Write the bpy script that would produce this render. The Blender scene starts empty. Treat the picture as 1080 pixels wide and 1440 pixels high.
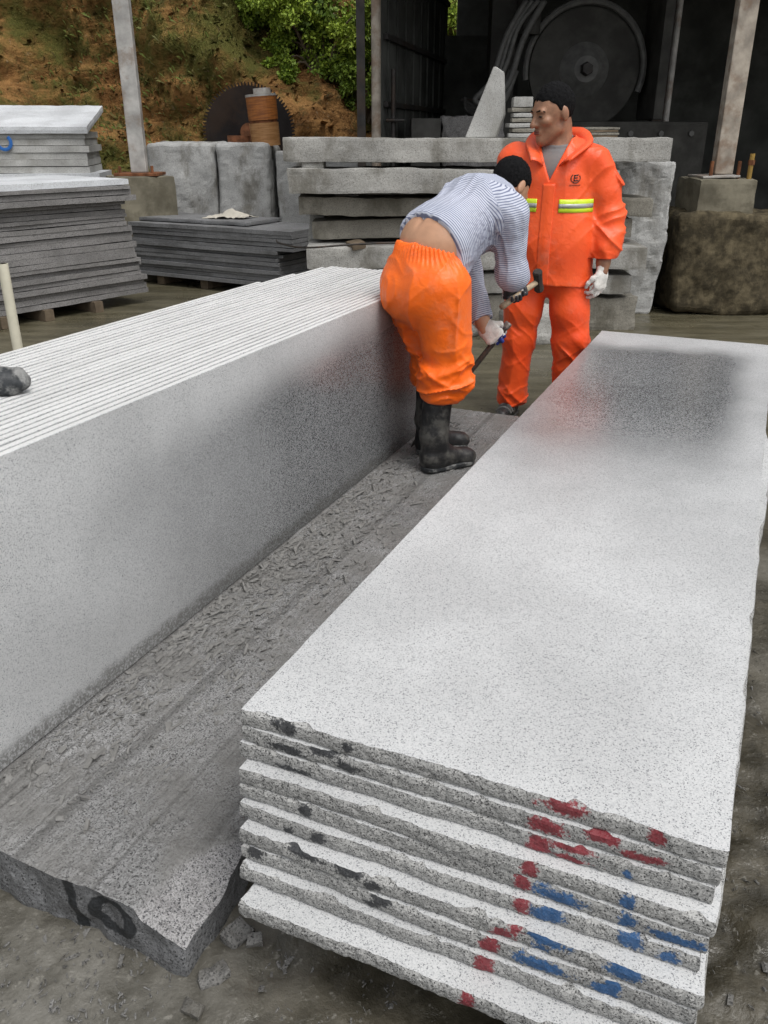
import bpy, bmesh, math, random
import numpy as np
from mathutils import Vector, Matrix

random.seed(7); rng = np.random.default_rng(7)
R = math.radians
sc = bpy.context.scene
COL = sc.collection

# ------------------------------------------------------------------ camera, sky, sun, exposure
cam = bpy.data.cameras.new('camera'); cam_o = bpy.data.objects.new('camera', cam); COL.objects.link(cam_o)
cam_o.location = (0, 0, 1.5); cam_o.rotation_euler = (R(90 - 24.3), 0, 0)
cam.sensor_fit = 'VERTICAL'; cam.sensor_height = 36; cam.lens = 1185 / 1440 * 36
cam.clip_start = 0.05; cam.clip_end = 400
sc.camera = cam_o
SUN_EL, SUN_AZ = R(60), R(140)          # azimuth clockwise from +Y: behind the camera, to the right
w = bpy.data.worlds.new('World'); sc.world = w; w.use_nodes = True
wt = w.node_tree; bg = wt.nodes['Background']
sky = wt.nodes.new('ShaderNodeTexSky'); sky.sky_type = 'NISHITA'; sky.sun_disc = False
sky.sun_elevation = SUN_EL; sky.sun_rotation = SUN_AZ; sky.dust_density = 4; sky.air_density = 1.0; sky.ozone_density = 1
hs = wt.nodes.new('ShaderNodeHueSaturation'); hs.inputs['Saturation'].default_value = 0.15   # overcast: cloud-white light
wt.links.new(sky.outputs[0], hs.inputs['Color']); wt.links.new(hs.outputs[0], bg.inputs['Color'])
bg.inputs['Strength'].default_value = 0.13
sun = bpy.data.lights.new('sun', 'SUN'); sun.energy = 0.9; sun.angle = R(25); sun.color = (1.0, 0.97, 0.93)
sun_o = bpy.data.objects.new('sun', sun); COL.objects.link(sun_o)
sd = Vector((math.sin(SUN_AZ) * math.cos(SUN_EL), math.cos(SUN_AZ) * math.cos(SUN_EL), math.sin(SUN_EL)))
sun_o.rotation_euler = sd.to_track_quat('Z', 'Y').to_euler(); sun_o.location = (0, -3, 12)
sc.view_settings.view_transform = 'Standard'; sc.view_settings.look = 'None'
sc.view_settings.exposure = 0.46; sc.view_settings.gamma = 1

# ------------------------------------------------------------------ node helper
class G:
    def __init__(s, name, rough=0.7, spec=0.5):
        s.mat = bpy.data.materials.new(name); s.mat.use_nodes = True
        s.t = s.mat.node_tree; s.b = s.t.nodes['Principled BSDF']
        s.b.inputs['Roughness'].default_value = rough; s.b.inputs['Specular IOR Level'].default_value = spec
        s._c = None
    def n(s, typ, inp=None, **kw):
        nd = s.t.nodes.new('ShaderNode' + typ)
        for k, v in kw.items(): setattr(nd, k, v)
        for k, v in (inp or {}).items(): s.put(nd.inputs[k], v)
        return nd
    def put(s, sock, v):
        if isinstance(v, bpy.types.NodeSocket): s.t.links.new(v, sock)
        else:
            if sock.type == 'RGBA' and len(v) == 3: v = (*v, 1)
            sock.default_value = v
    def obj(s, rand=True):
        if s._c is None:
            c = s.n('TexCoord').outputs['Object']
            s.raw = c
            if rand:
                oi = s.n('ObjectInfo').outputs['Random']
                sc_ = s.n('VectorMath', {0: s.n('CombineXYZ', {0: oi, 1: s.m('MULTIPLY', oi, 7.3), 2: s.m('MULTIPLY', oi, 3.7)}).outputs[0]}, operation='SCALE')
                sc_.inputs['Scale'].default_value = 9.0
                c = s.n('VectorMath', {0: c, 1: sc_.outputs[0]}, operation='ADD').outputs[0]
            s._c = c
        return s._c
    def m(s, op, a, b=0.0, c=0.0, clamp=False):
        nd = s.n('Math', operation=op); nd.use_clamp = clamp
        for i, v in enumerate((a, b, c)): s.put(nd.inputs[i], v)
        return nd.outputs[0]
    def mix(s, f, a, b, blend='MIX'):
        nd = s.n('Mix', data_type='RGBA', blend_type=blend)
        s.put(nd.inputs[0], f); s.put(nd.inputs[6], a); s.put(nd.inputs[7], b)
        return nd.outputs[2]
    def ramp(s, f, stops, interp='LINEAR'):
        nd = s.n('ValToRGB', {0: f}); cr = nd.color_ramp; cr.interpolation = interp
        while len(cr.elements) < len(stops): cr.elements.new(0.5)
        for e, (p, c) in zip(cr.elements, stops):
            e.position = p; e.color = (*c, 1) if hasattr(c, '__len__') else (c, c, c, 1)
        return nd.outputs[0]
    def noise(s, scale, detail=4, rough=0.55, vec=None, dist=0.0):
        return s.n('TexNoise', {'Vector': vec if vec is not None else s.obj(), 'Scale': scale, 'Detail': detail, 'Roughness': rough, 'Distortion': dist}).outputs[0]
    def vor(s, scale, out='Color', vec=None, feature='F1'):
        return s.n('TexVoronoi', {'Vector': vec if vec is not None else s.obj(), 'Scale': scale}, feature=feature).outputs[out]
    def sep(s, v): return s.n('SeparateXYZ', {0: v}).outputs
    def step(s, v, lo, hi, a=0.0, b=1.0):
        return s.n('MapRange', {0: v, 1: lo, 2: hi, 3: a, 4: b}, interpolation_type='SMOOTHSTEP').outputs[0]
    def attr(s, name, out='Color'): return s.n('Attribute', attribute_name=name).outputs[out]
    def stretch(s, x, y, z):
        return s.n('VectorMath', {0: s.obj(), 1: (x, y, z)}, operation='MULTIPLY').outputs[0]
    def col(s, c): s.put(s.b.inputs['Base Color'], c); return s
    def ro(s, r): s.put(s.b.inputs['Roughness'], r); return s
    def bump(s, h, strength=0.3, dist=0.01):
        nd = s.n('Bump', {'Height': h, 'Strength': strength, 'Distance': dist}); s.t.links.new(nd.outputs[0], s.b.inputs['Normal']); return s

def speck(g, light, mid, dark, scale=230.0, cloud=0.10, pd=0.09, pm=0.36):
    """granite: crystals picked by cell, plus slow tonal clouds"""
    v = g.sep(g.vor(scale))[0]
    fine = g.noise(scale * 1.7, 2)
    v = g.m('ADD', g.m('MULTIPLY', v, 0.75), g.m('MULTIPLY', fine, 0.25))
    c = g.ramp(v, [(0.0, dark), (pd + .08, dark), (pd + .13, mid), (pm, mid), (pm + .12, light), (1.0, tuple(min(1, x * 1.10) for x in light))])
    cl = g.noise(2.3, 4)
    k = g.step(cl, .3, .7, 1 - cloud, 1 + cloud)
    return g.mix(1.0, c, g.n('CombineXYZ', {0: k, 1: k, 2: k}).outputs[0], 'MULTIPLY')

GL, GM, GD = (.515, .52, .52), (.40, .41, .41), (.075, .08, .085)

def m_slab(name, wet_reflect=None, paint=False):
    """sawn granite slab: face + rough split edges ('edge' attribute) + sprayed paint ('paint' attribute)"""
    g = G(name)
    c = speck(g, GL, (.44, .45, .455), (.17, .175, .185), 520)
    rough = .5
    if wet_reflect:
        wm = wet_reflect(g)
        cw = speck(g, (.25, .257, .262), (.10, .105, .11), (.012, .013, .014), 380, .08, .16, .42)  # damp stone, with the dark reflection painted into its colour
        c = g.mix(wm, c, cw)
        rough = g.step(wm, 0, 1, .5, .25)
    if paint:
        e = g.attr('edge', 'Fac')
        ce = speck(g, (.34, .34, .33), (.21, .21, .205), (.05, .05, .05), 460, .18, .12, .40)
        c = g.mix(e, c, ce)
        pa = g.attr('paint', 'Alpha'); pc = g.attr('paint', 'Color')
        br = g.noise(160, 3)
        pf = g.m('MULTIPLY', g.step(g.m('ADD', pa, g.m('MULTIPLY', g.m('SUBTRACT', br, .5), 1.5)), .32, .70), .90)
        c = g.mix(pf, c, pc)
        if wet_reflect: rough = g.m('ADD', g.m('MULTIPLY', rough, g.m('SUBTRACT', 1, e)), g.m('MULTIPLY', e, .78))
        else: rough = g.step(e, 0, 1, .5, .78)
        g.bump(g.m('MULTIPLY', g.noise(210, 4), g.m('ADD', g.m('MULTIPLY', e, .9), .04)), .5, .004)
    if wet_reflect is wet_reflect_face:                              # slurry splashed up along the foot of the face
        zf = g.sep(g.raw)[2]
        sp_ = g.m('MULTIPLY', g.step(g.m('SUBTRACT', zf, g.m('MULTIPLY', g.noise(14, 4), .06)), .0, .035, 1, 0), g.step(g.noise(160, 3), .40, .55, .35, 1))
        c = g.mix(g.m('MULTIPLY', sp_, .75), c, (.085, .083, .076))
    g.col(c); g.ro(rough)
    return g.mat

def wet_reflect_top(g):
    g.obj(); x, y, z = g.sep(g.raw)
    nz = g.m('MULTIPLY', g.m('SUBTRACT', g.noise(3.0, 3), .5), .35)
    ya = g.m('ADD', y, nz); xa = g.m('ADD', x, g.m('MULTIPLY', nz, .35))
    a = g.step(ya, .95, 2.25)                       # damp and painted-in shed reflection darken it past the dusty near half
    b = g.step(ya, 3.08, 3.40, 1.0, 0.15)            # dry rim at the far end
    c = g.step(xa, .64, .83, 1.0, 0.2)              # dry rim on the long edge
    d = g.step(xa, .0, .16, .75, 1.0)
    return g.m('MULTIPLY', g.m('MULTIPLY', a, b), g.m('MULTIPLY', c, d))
def wet_reflect_face(g):
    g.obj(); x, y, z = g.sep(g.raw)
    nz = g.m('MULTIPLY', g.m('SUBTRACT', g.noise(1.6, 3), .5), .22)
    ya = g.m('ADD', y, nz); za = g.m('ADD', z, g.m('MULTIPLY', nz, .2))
    a = g.step(ya, .45, 2.2, .0, 1.0)  # damp and painted-in dark reflection grow towards the far end
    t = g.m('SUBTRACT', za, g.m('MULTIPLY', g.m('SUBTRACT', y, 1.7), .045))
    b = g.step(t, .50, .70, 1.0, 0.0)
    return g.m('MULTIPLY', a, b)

def m_dust():
    g = G('granite_sawn_edge_dusty', .75, .3)
    c = speck(g, (.60, .60, .59), (.56, .56, .55), (.42, .42, .41), 400, .06, .03, .2)
    return g.col(c).mat
def m_stone(name, light, mid, dark, scale=160, rough=.75, stain=None, stain_amt=.5, bump=.4):
    g = G(name, rough)
    c = speck(g, light, mid, dark, scale, .16)
    if stain:
        s1 = g.step(g.noise(1.7, 5, .65, g.stretch(1.6, 1.6, .8)), .46, .66)
        c = g.mix(g.m('MULTIPLY', s1, stain_amt), c, stain)
    g.col(c)
    h = g.m('ADD', g.noise(60, 5), g.m('MULTIPLY', g.noise(9, 5), 1.5))
    return g.bump(h, bump, .012).mat

def m_plain(name, c, rough=.6, metal=0.0, var=.25, scale=12, spec=.5, bump=.15, dirt=None, dirt_amt=.5):
    g = G(name, rough, spec); g.b.inputs['Metallic'].default_value = metal
    n = g.noise(scale, 5)
    k = g.step(n, .25, .75, 1 - var, 1 + var)
    cc = g.mix(1, c, g.n('CombineXYZ', {0: k, 1: k, 2: k}).outputs[0], 'MULTIPLY')
    if dirt:
        d = g.step(g.noise(scale * .45, 6, .7), .46, .62)
        cc = g.mix(g.m('MULTIPLY', d, dirt_amt), cc, dirt)
    g.col(cc)
    return g.bump(g.noise(scale * 6, 4), bump, .004).mat

def m_cloth(name, c, c2, rough=.5, bump=.35, fold=9):
    g = G(name, rough, .4)
    n = g.noise(4, 4)
    cc = g.mix(g.step(n, .35, .7), c, c2)
    dst = g.m('MULTIPLY', g.step(g.noise(7, 6, .7), .50, .74), .22)
    g.col(g.mix(dst, cc, (.42, .30, .22)))
    rd = g.n('TexNoise', {'Vector': g.stretch(1, 1, .55), 'Scale': fold * .8, 'Detail': 3.0, 'Roughness': .5, 'Distortion': .7}, noise_type='RIDGED_MULTIFRACTAL').outputs[0]
    h = g.m('ADD', g.m('MULTIPLY', rd, .45), g.m('MULTIPLY', g.noise(34, 3, .5, None, .8), .25))
    g.b.inputs['Sheen Weight'].default_value = .08
    return g.bump(h, bump, .05).mat

M = {}
M['slab'] = m_slab('granite_slab'); M['slab_dust'] = m_dust(); M['slab_flat'] = m_slab('granite_slab_painted', None, True); M['slab_top'] = m_slab('granite_slab_damp_reflect_top', wet_reflect_top, True); M['slab_face'] = m_slab('granite_slab_damp_reflect_face', wet_reflect_face)
M['greyslab'] = m_stone('dark_granite', (.22, .213, .208), (.16, .156, .152), (.06, .06, .06), 260, .85, (.12, .116, .11), .5, .25)
M['slateslab'] = m_stone('slate_granite', (.20, .202, .205), (.15, .152, .155), (.065, .065, .067), 260, .65, (.07, .07, .068), .5, .25)
M['paleslab'] = m_stone('pale_granite', (.40, .40, .385), (.34, .34, .325), (.20, .20, .19), 260, .75, (.22, .215, .19), .6, .15)
M['whitetop'] = m_stone('dusty_white_granite', (.58, .60, .62), (.52, .54, .56), (.34, .34, .34), 260, .6, None, 0, .1)
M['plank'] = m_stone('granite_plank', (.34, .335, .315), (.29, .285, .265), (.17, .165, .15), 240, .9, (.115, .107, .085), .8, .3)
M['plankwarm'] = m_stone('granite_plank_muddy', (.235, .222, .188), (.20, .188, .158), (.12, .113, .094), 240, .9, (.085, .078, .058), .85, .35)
M['block'] = m_stone('granite_block', (.38, .382, .372), (.335, .337, .33), (.22, .22, .215), 240, .9, (.105, .095, .072), .8, .35)
M['concrete'] = m_plain('concrete', (.17, .155, .115), .9, 0, .3, 5, .3, .5, (.09, .08, .055), .7)
M['mossy'] = m_plain('earthy_concrete', (.085, .070, .043), .95, 0, .6, 13, .2, .9, (.035, .029, .018), .9)
M['timber'] = m_plain('timber', (.13, .10, .068), .85, 0, .3, 9, .3, .4)
M['steelpost'] = m_plain('galvanised_steel', (.40, .39, .37), .6, .15, .3, 7, .4, .2, (.20, .13, .08), .55)
M['rustpost'] = m_plain('weathered_steel', (.34, .30, .25), .7, .1, .35, 8, .4, .25, (.20, .13, .085), .7)
M['rust'] = m_plain('rust', (.16, .065, .03), .85, .1, .5, 14, .3, .5)
M['darksteel'] = m_plain('dark_steel', (.045, .042, .04), .55, .4, .4, 9, .4, .2, (.07, .045, .03), .5)
M['blade'] = m_plain('saw_blade_steel', (.016, .014, .014), .9, .0, .4, 3, .1, .1, (.04, .026, .018), .6)
M['machine'] = m_plain('machine_grey', (.058, .057, .052), .7, .1, .4, 4, .3, .2, (.035, .033, .03), .6)
M['hose'] = m_plain('hose_grey', (.11, .11, .105), .6)
M['shedwall'] = m_plain('shed_sheet', (.075, .078, .072), .85, 0, .4, 2, .2, .2, (.03, .03, .027), .6)
M['pvc'] = m_plain('cream_pvc', (.62, .59, .47), .4, 0, .06, 20, .5, .05)
M['rubber'] = m_plain('black_rubber', (.016, .016, .017), .5, 0, .4, 18, .5, .3, (.15, .145, .13), .55)
M['dustyrubber'] = m_plain('dusty_rubber', (.022, .025, .028), .5, 0, .4, 34, .5, .5, (.30, .30, .29), .7)
M['woodhandle'] = m_plain('wood_handle', (.42, .33, .22), .65, 0, .3, 30)
M['iron'] = m_plain('iron', (.05, .045, .042), .55, .5, .3, 40, .5, .3, (.12, .075, .05), .5)
M['skin'] = m_plain('skin', (.29, .145, .083), .45, 0, .22, 24, .5, .3, (.22, .088, .055), .55)
M['skinpale'] = m_plain('skin_back', (.46, .255, .155), .5, 0, .1, 20, .4, .1)
M['hair'] = m_plain('black_hair', (.006, .006, .0065), .8, 0, .5, 90, .12, .8)
M['eye'] = m_plain('eye_dark', (.012, .009, .008), .25)
M['lip'] = m_plain('lip', (.19, .062, .048), .5)
M['jacket'] = m_cloth('orange_jacket_cloth', (.87, .088, .016), (.93, .115, .02), .42, .22, 8)
M['trousers'] = m_cloth('orange_trouser_cloth', (.93, .135, .004), (.97, .165, .006), .45, .25, 8)
M['trousers2'] = m_cloth('orange_red_trouser_cloth', (.86, .080, .014), (.92, .105, .018), .42, .22, 8)
M['sweater'] = m_cloth('grey_knit', (.17, .165, .165), (.21, .20, .20), .9, .1, 14)
M['yellow'] = m_plain('reflective_yellow', (.62, .80, .03), .4, 0, .06)
M['silver'] = m_plain('reflective_silver', (.36, .37, .36), .35, .2, .1)
M['print'] = m_plain('black_print', (.02, .012, .01), .6)
M['white_glove'] = m_plain('white_knit_glove', (.66, .64, .60), .9, 0, .12, 40, .2, .5)
M['red_palm'] = m_plain('red_rubber_palm', (.45, .05, .045), .55, 0, .15)
M['blue_palm'] = m_plain('blue_rubber_palm', (.02, .035, .20), .5, 0, .2)
M['dark_palm'] = m_plain('dark_rubber_palm', (.03, .03, .035), .5, 0, .2)
M['rag'] = m_plain('cream_cloth', (.50, .47, .40), .9, 0, .1, 10)

def m_shirt():
    g = G('striped_shirt_cloth', .8, .2)
    s = g.attr('stripe', 'Fac')
    f = g.m('FRACT', g.m('MULTIPLY', s, 112.0))
    f = g.m('ABSOLUTE', g.m('SUBTRACT', f, .5))
    k = g.step(f, .24, .36)
    n = g.noise(6, 3)
    light = g.mix(g.step(n, .3, .7), (.50, .53, .61), (.58, .60, .68))
    c = g.mix(k, light, (.17, .19, .28))
    soil = g.attr('soil', 'Fac')
    sp = g.m('MULTIPLY', soil, g.step(g.noise(70, 3), .42, .62, .25, 1))
    c = g.mix(g.m('MULTIPLY', sp, .8), c, (.12, .12, .17))
    g.col(c)
    return g.bump(g.noise(11, 4, .5, None, 1.0), .25, .04).mat
M['shirt'] = m_shirt()

def m_base():
    g = G('ridged_granite')
    clean = g.attr('clean', 'Fac')
    c1 = speck(g, (.27, .27, .268), (.17, .17, .168), (.04, .04, .04), 330, .15, .12, .42)
    mud = g.step(g.noise(4.2, 6, .65), .42, .62)
    cm = g.mix(g.noise(20, 4), (.135, .132, .124), (.20, .196, .186))
    c = g.mix(g.m('MULTIPLY', mud, .75), c1, cm)
    streak = g.noise(1.0, 5, .7, g.stretch(190, 1.2, 1))
    c = g.mix(g.m('MULTIPLY', g.step(streak, .57, .64), .45), c, (.26, .258, .252))
    c = g.mix(g.m('MULTIPLY', g.step(streak, .43, .34), .5), c, (.07, .068, .064))
    c = g.mix(g.m('MULTIPLY', g.attr('groove', 'Fac'), .7), c, (.07, .068, .064))
    cc = speck(g, (.32, .315, .315), (.20, .197, .197), (.045, .045, .05), 380, .1, .12, .42)
    c = g.mix(clean, c, cc)
    side = g.attr('edge', 'Fac')
    c = g.mix(side, c, speck(g, (.15, .153, .157), (.10, .102, .105), (.025, .025, .025), 330, .2))
    pa = g.attr('paint', 'Alpha')
    c = g.mix(g.m('MULTIPLY', g.step(g.m('ADD', pa, g.m('MULTIPLY', g.m('SUBTRACT', g.noise(120, 3), .5), .6)), .35, .6), .95), c, (.012, .014, .016))
    g.col(c); g.ro(g.step(g.noise(5, 4), .3, .7, .45, .8))
    return g.bump(g.m('ADD', g.noise(110, 5), g.m('ADD', g.m('MULTIPLY', streak, .6), g.m('MULTIPLY', g.noise(38, 5), 1.2))), .75, .007).mat
M['base'] = m_base()

def m_ground():
    g = G('wet_mud_ground'); g.obj(False)
    n1 = g.noise(1.1, 6, .6); n2 = g.noise(9, 6, .65); n3 = g.noise(55, 5, .6)
    mud = g.mix(g.step(n2, .35, .68), (.034, .030, .020), (.082, .072, .051))
    slurry = g.mix(g.step(n2, .3, .7), (.10, .092, .073), (.15, .14, .115))
    c = g.mix(g.step(n1, .50, .66), mud, slurry)
    x, y, z = g.sep(g.raw)
    # concrete apron further back: smoother, greenish brown, wiped by water
    far = g.step(g.m('ADD', y, g.m('MULTIPLY', n1, .8)), 3.2, 4.6)
    ap = g.mix(g.step(g.noise(3.0, 5, .6, g.stretch(.5, 2.2, 1)), .35, .65), (.062, .055, .033), (.118, .105, .068))
    c = g.mix(far, c, ap)
    # grey slurry to the front left
    fl = g.m('MULTIPLY', g.step(x, .05, -.55), g.step(y, 1.6, 1.1))
    c = g.mix(g.m('MULTIPLY', fl, g.step(n2, .30, .62, .35, .95)), c, g.mix(n3, (.115, .110, .094), (.19, .183, .162)))
    g.col(g.mix(g.m('MULTIPLY', g.step(n3, .60, .70), .55), c, (.24, .23, .20)))
    g.ro(g.step(g.m('ADD', n1, g.m('MULTIPLY', n2, .4)), .55, .90, .22, .62))
    h = g.m('ADD', g.m('MULTIPLY', n2, .8), g.m('ADD', g.m('MULTIPLY', n3, .22), g.m('MULTIPLY', g.noise(190, 3), .04)))
    h = g.m('MULTIPLY', h, g.step(far, 0, 1, 1, .15))
    return g.bump(h, .6, .025).mat
M['ground'] = m_ground()

def m_hill():
    g = G('hillside_earth', .95, .1); g.obj(False)
    n1 = g.noise(.55, 6, .6); n2 = g.noise(3.2, 7, .7); st = g.noise(1.3, 6, .65, g.stretch(.7, .7, 2.2), 1.5)
    c = g.mix(g.step(st, .42, .60), (.17, .083, .030), (.40, .215, .08))
    c = g.mix(g.step(n2, .50, .68), c, (.075, .052, .028))
    c = g.mix(g.m('MULTIPLY', g.step(g.m('ADD', n1, g.m('MULTIPLY', n2, .5)), .66, .88), .9), c, (.11, .115, .03))
    c = g.mix(g.m('MULTIPLY', g.step(g.noise(14, 4), .62, .74), .6), c, (.30, .22, .13))
    g.col(c)
    return g.bump(g.m('ADD', n2, g.m('MULTIPLY', g.noise(16, 6, .65), .5)), 1.0, .18).mat
M['hill'] = m_hill()

def m_leaf(name, a, b):
    g = G(name, .55, .3)
    g.col(g.mix(g.attr('tone', 'Fac'), a, b))
    g.b.inputs['Transmission Weight'].default_value = 0.0
    return g.mat
M['leaf'] = m_leaf('leaf_green', (.075, .14, .014), (.33, .43, .05))
M['leaf2'] = m_leaf('leaf_dark', (.045, .088, .014), (.20, .29, .035))
M['grass'] = m_leaf('dry_grass', (.12, .10, .035), (.12, .16, .035))
def m_chip():
    g = G('stone_chip', .8)
    c = g.mix(g.noise(40, 3), (.12, .118, .111), (.26, .256, .245))
    return g.col(c).bump(g.noise(150, 3), .3, .003).mat
M['chip'] = m_chip()
M['fragstone'] = m_stone('wet_stone_fragment', (.15, .147, .14), (.10, .098, .093), (.03, .03, .03), 330, .7, (.075, .068, .052), .7, .4)
def m_cap():
    g = G('orange_wood_drum', .6)
    z = g.sep(g.n('TexCoord').outputs['Object'])[2]
    st = g.noise(6, 5, .6, g.stretch(1, 1, 9))
    c = g.mix(g.step(st, .35, .65), (.19, .060, .012), (.33, .115, .022))
    c = g.mix(g.step(z, .245, .255, 1, 0), c, g.mix(g.step(st, .35, .65), (.25, .115, .035), (.36, .19, .075)))
    return g.col(c).mat
M['drum'] = m_cap()

# ------------------------------------------------------------------ mesh helpers
def obj(name, me, mat, parent=None, loc=(0, 0, 0), rot=(0, 0, 0), smooth=False):
    if isinstance(me, bmesh.types.BMesh):
        m2 = bpy.data.meshes.new(name); me.normal_update(); me.to_mesh(m2); me.free(); me = m2
    if mat is not None and not me.materials: me.materials.append(M[mat] if isinstance(mat, str) else mat)
    if smooth: me.polygons.foreach_set('use_smooth', [True] * len(me.polygons))
    o = bpy.data.objects.new(name, me); COL.objects.link(o); o.location = loc; o.rotation_euler = rot
    if parent is not None: o.parent = parent
    return o
def thing(name, label, cat, loc=(0, 0, 0), rz=0, group=None):
    o = bpy.data.objects.new(name, None); COL.objects.link(o); o.location = loc; o.rotation_euler = (0, 0, rz)
    o.empty_display_size = .1
    return tag(o, label, cat, group)
def tag(o, label=None, cat=None, group=None, kind=None):
    if label: o['label'] = label
    if cat: o['category'] = cat
    if group: o['group'] = group
    if kind: o['kind'] = kind
    return o
ORD = 'first second third fourth fifth sixth seventh eighth ninth tenth eleventh twelfth thirteenth fourteenth fifteenth sixteenth seventeenth eighteenth nineteenth twentieth twenty-first twenty-second twenty-third twenty-fourth twenty-fifth twenty-sixth'.split()

def arr_mesh(name, V, F, attrs=None):
    me = bpy.data.meshes.new(name)
    V = np.asarray(V, np.float32); F = np.asarray(F, np.int32)
    n, k = F.shape
    me.vertices.add(len(V)); me.vertices.foreach_set('co', V.ravel())
    me.loops.add(n * k); me.loops.foreach_set('vertex_index', F.ravel())
    me.polygons.add(n); me.polygons.foreach_set('loop_start', np.arange(0, n * k, k, dtype=np.int32))
    me.update(calc_edges=True); me.validate()
    for a, v in (attrs or {}).items():
        at = me.attributes.new(a, 'FLOAT', 'POINT'); at.data.foreach_set('value', np.asarray(v, np.float32))
    return me

def flat(me):
    me.polygons.foreach_set('use_smooth', [False] * len(me.polygons)); return me

def vnoise(P, seed=0):
    P = np.asarray(P, np.float64); i = np.floor(P).astype(np.int64); f = P - i; u = f * f * (3 - 2 * f)
    def h(a, b, c):
        n = (a * 374761393 + b * 668265263 + c * 2147483647 + seed * 1274126177) & 0xffffffff
        n = ((n ^ (n >> 13)) * 1274126177) & 0xffffffff
        return ((n ^ (n >> 16)) & 0xffff) / 32767.5 - 1.0
    x, y, z = i[..., 0], i[..., 1], i[..., 2]; ux, uy, uz = u[..., 0], u[..., 1], u[..., 2]
    def lx(b, c): return h(x, b, c) * (1 - ux) + h(x + 1, b, c) * ux
    def ly(c): return lx(y, c) * (1 - uy) + lx(y + 1, c) * uy
    return ly(z) * (1 - uz) + ly(z + 1) * uz
def fbm(P, oct=4, seed=0, gain=.5):
    P = np.asarray(P, np.float64); s = 0; a = 1.0
    for o in range(oct): s = s + a * vnoise(P * 2 ** o, seed + o * 17); a *= gain
    return s

def crease(P, fr, seed, pw=4, skew=(0, 0, 0)):
    """thin raised fold lines, broken up by a slow mask"""
    q = P * np.array(fr) + P[..., :1] * np.array(skew)
    n1 = 1 - np.abs(vnoise(q + .35 * vnoise(P * 9, seed + 2)[..., None], seed))
    return n1 ** pw * np.clip(.55 + .9 * vnoise(P * 4.5, seed + 1), .05, 1)

def box(bm, lo, hi, bevel=0.0):
    lo, hi = Vector(lo), Vector(hi)
    r = bmesh.ops.create_cube(bm, size=1); vs = r['verts']
    for v in vs: v.co = Vector([(lo[i] + hi[i]) / 2 + v.co[i] * (hi[i] - lo[i]) for i in range(3)])
    if bevel:
        es = list({e for v in vs for e in v.link_edges})
        bmesh.ops.bevel(bm, geom=es, offset=bevel, segments=2, affect='EDGES', profile=.6)
    return bm
def cyl(bm, p, q, r1, r2=None, seg=20, cap=True):
    p, q = Vector(p), Vector(q); d = q - p
    mt = Matrix.Translation((p + q) / 2) @ d.to_track_quat('Z', 'Y').to_matrix().to_4x4()
    bmesh.ops.create_cone(bm, cap_ends=cap, segments=seg, radius1=r1, radius2=r1 if r2 is None else r2, depth=d.length, matrix=mt)
    return bm
def tube(bm, pts, r, seg=8):
    pts = [Vector(p) for p in pts]; rings = []
    for i, p in enumerate(pts):
        d = (pts[min(i + 1, len(pts) - 1)] - pts[max(i - 1, 0)]).normalized()
        a = d.orthogonal().normalized(); b = d.cross(a)
        if rings:
            a = (ra - d * ra.dot(d)).normalized(); b = d.cross(a)
        ra = a; rr = r[i] if hasattr(r, '__len__') else r
        rings.append([bm.verts.new(p + (a * math.cos(t) + b * math.sin(t)) * rr) for t in [2 * math.pi * k / seg for k in range(seg)]])
    for A, B in zip(rings, rings[1:]):
        for k in range(seg): bm.faces.new((A[k], A[(k + 1) % seg], B[(k + 1) % seg], B[k]))
    bm.faces.new(rings[0][::-1]); bm.faces.new(rings[-1])
    return bm
def spline(pts, n=8):
    pts = [Vector(p) for p in pts]; P = [pts[0]] + pts + [pts[-1]]; out = []
    for i in range(1, len(P) - 2):
        for k in range(n):
            t = k / n; a, b, c, d = P[i - 1:i + 3]
            out.append(.5 * ((2 * b) + (c - a) * t + (2 * a - 5 * b + 4 * c - d) * t * t + (3 * b - a - 3 * c + d) * t ** 3))
    return out + [pts[-1]]
def B(): return bmesh.new()

def rbox(name, wdh, n, r=.01, amp=.004, fr=10, seed=0, big=0.0, bigfr=1.5):
    """rough stone block, origin at bottom centre; lattice box with worn corners and noise"""
    (W, Dp, H), (nx, ny, nz) = wdh, n
    idx = {}; V = []; F = []
    def vid(i, j, k):
        if (i, j, k) not in idx: idx[(i, j, k)] = len(V); V.append((i / nx - .5, j / ny - .5, k / nz - .5))
        return idx[(i, j, k)]
    for i in range(nx):
        for j in range(ny):
            F.append([vid(i, j, 0), vid(i, j + 1, 0), vid(i + 1, j + 1, 0), vid(i + 1, j, 0)])
            F.append([vid(i, j, nz), vid(i + 1, j, nz), vid(i + 1, j + 1, nz), vid(i, j + 1, nz)])
    for i in range(nx):
        for k in range(nz):
            F.append([vid(i, 0, k), vid(i + 1, 0, k), vid(i + 1, 0, k + 1), vid(i, 0, k + 1)])
            F.append([vid(i, ny, k), vid(i, ny, k + 1), vid(i + 1, ny, k + 1), vid(i + 1, ny, k)])
    for j in range(ny):
        for k in range(nz):
            F.append([vid(0, j, k), vid(0, j, k + 1), vid(0, j + 1, k + 1), vid(0, j + 1, k)])
            F.append([vid(nx, j, k), vid(nx, j + 1, k), vid(nx, j + 1, k + 1), vid(nx, j, k + 1)])
    S = np.array([W, Dp, H]); P = np.array(V) * S; h = S / 2
    rr = min(r, h.min() * .9)
    q = np.clip(P, -(h - rr), h - rr); e = P - q; L = np.linalg.norm(e, axis=1, keepdims=True)
    P = q + e / np.maximum(L, 1e-9) * np.minimum(L, rr)
    off = seed * 13.7
    for a in range(3):
        P[:, a] += amp * fbm(P * fr + off + a * 31.3, 3, seed + a) + big * vnoise(P * bigfr + off + a * 9.1, seed + 50 + a)
    P[:, 2] += h[2]
    return flat(arr_mesh(name, P, F))

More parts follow.
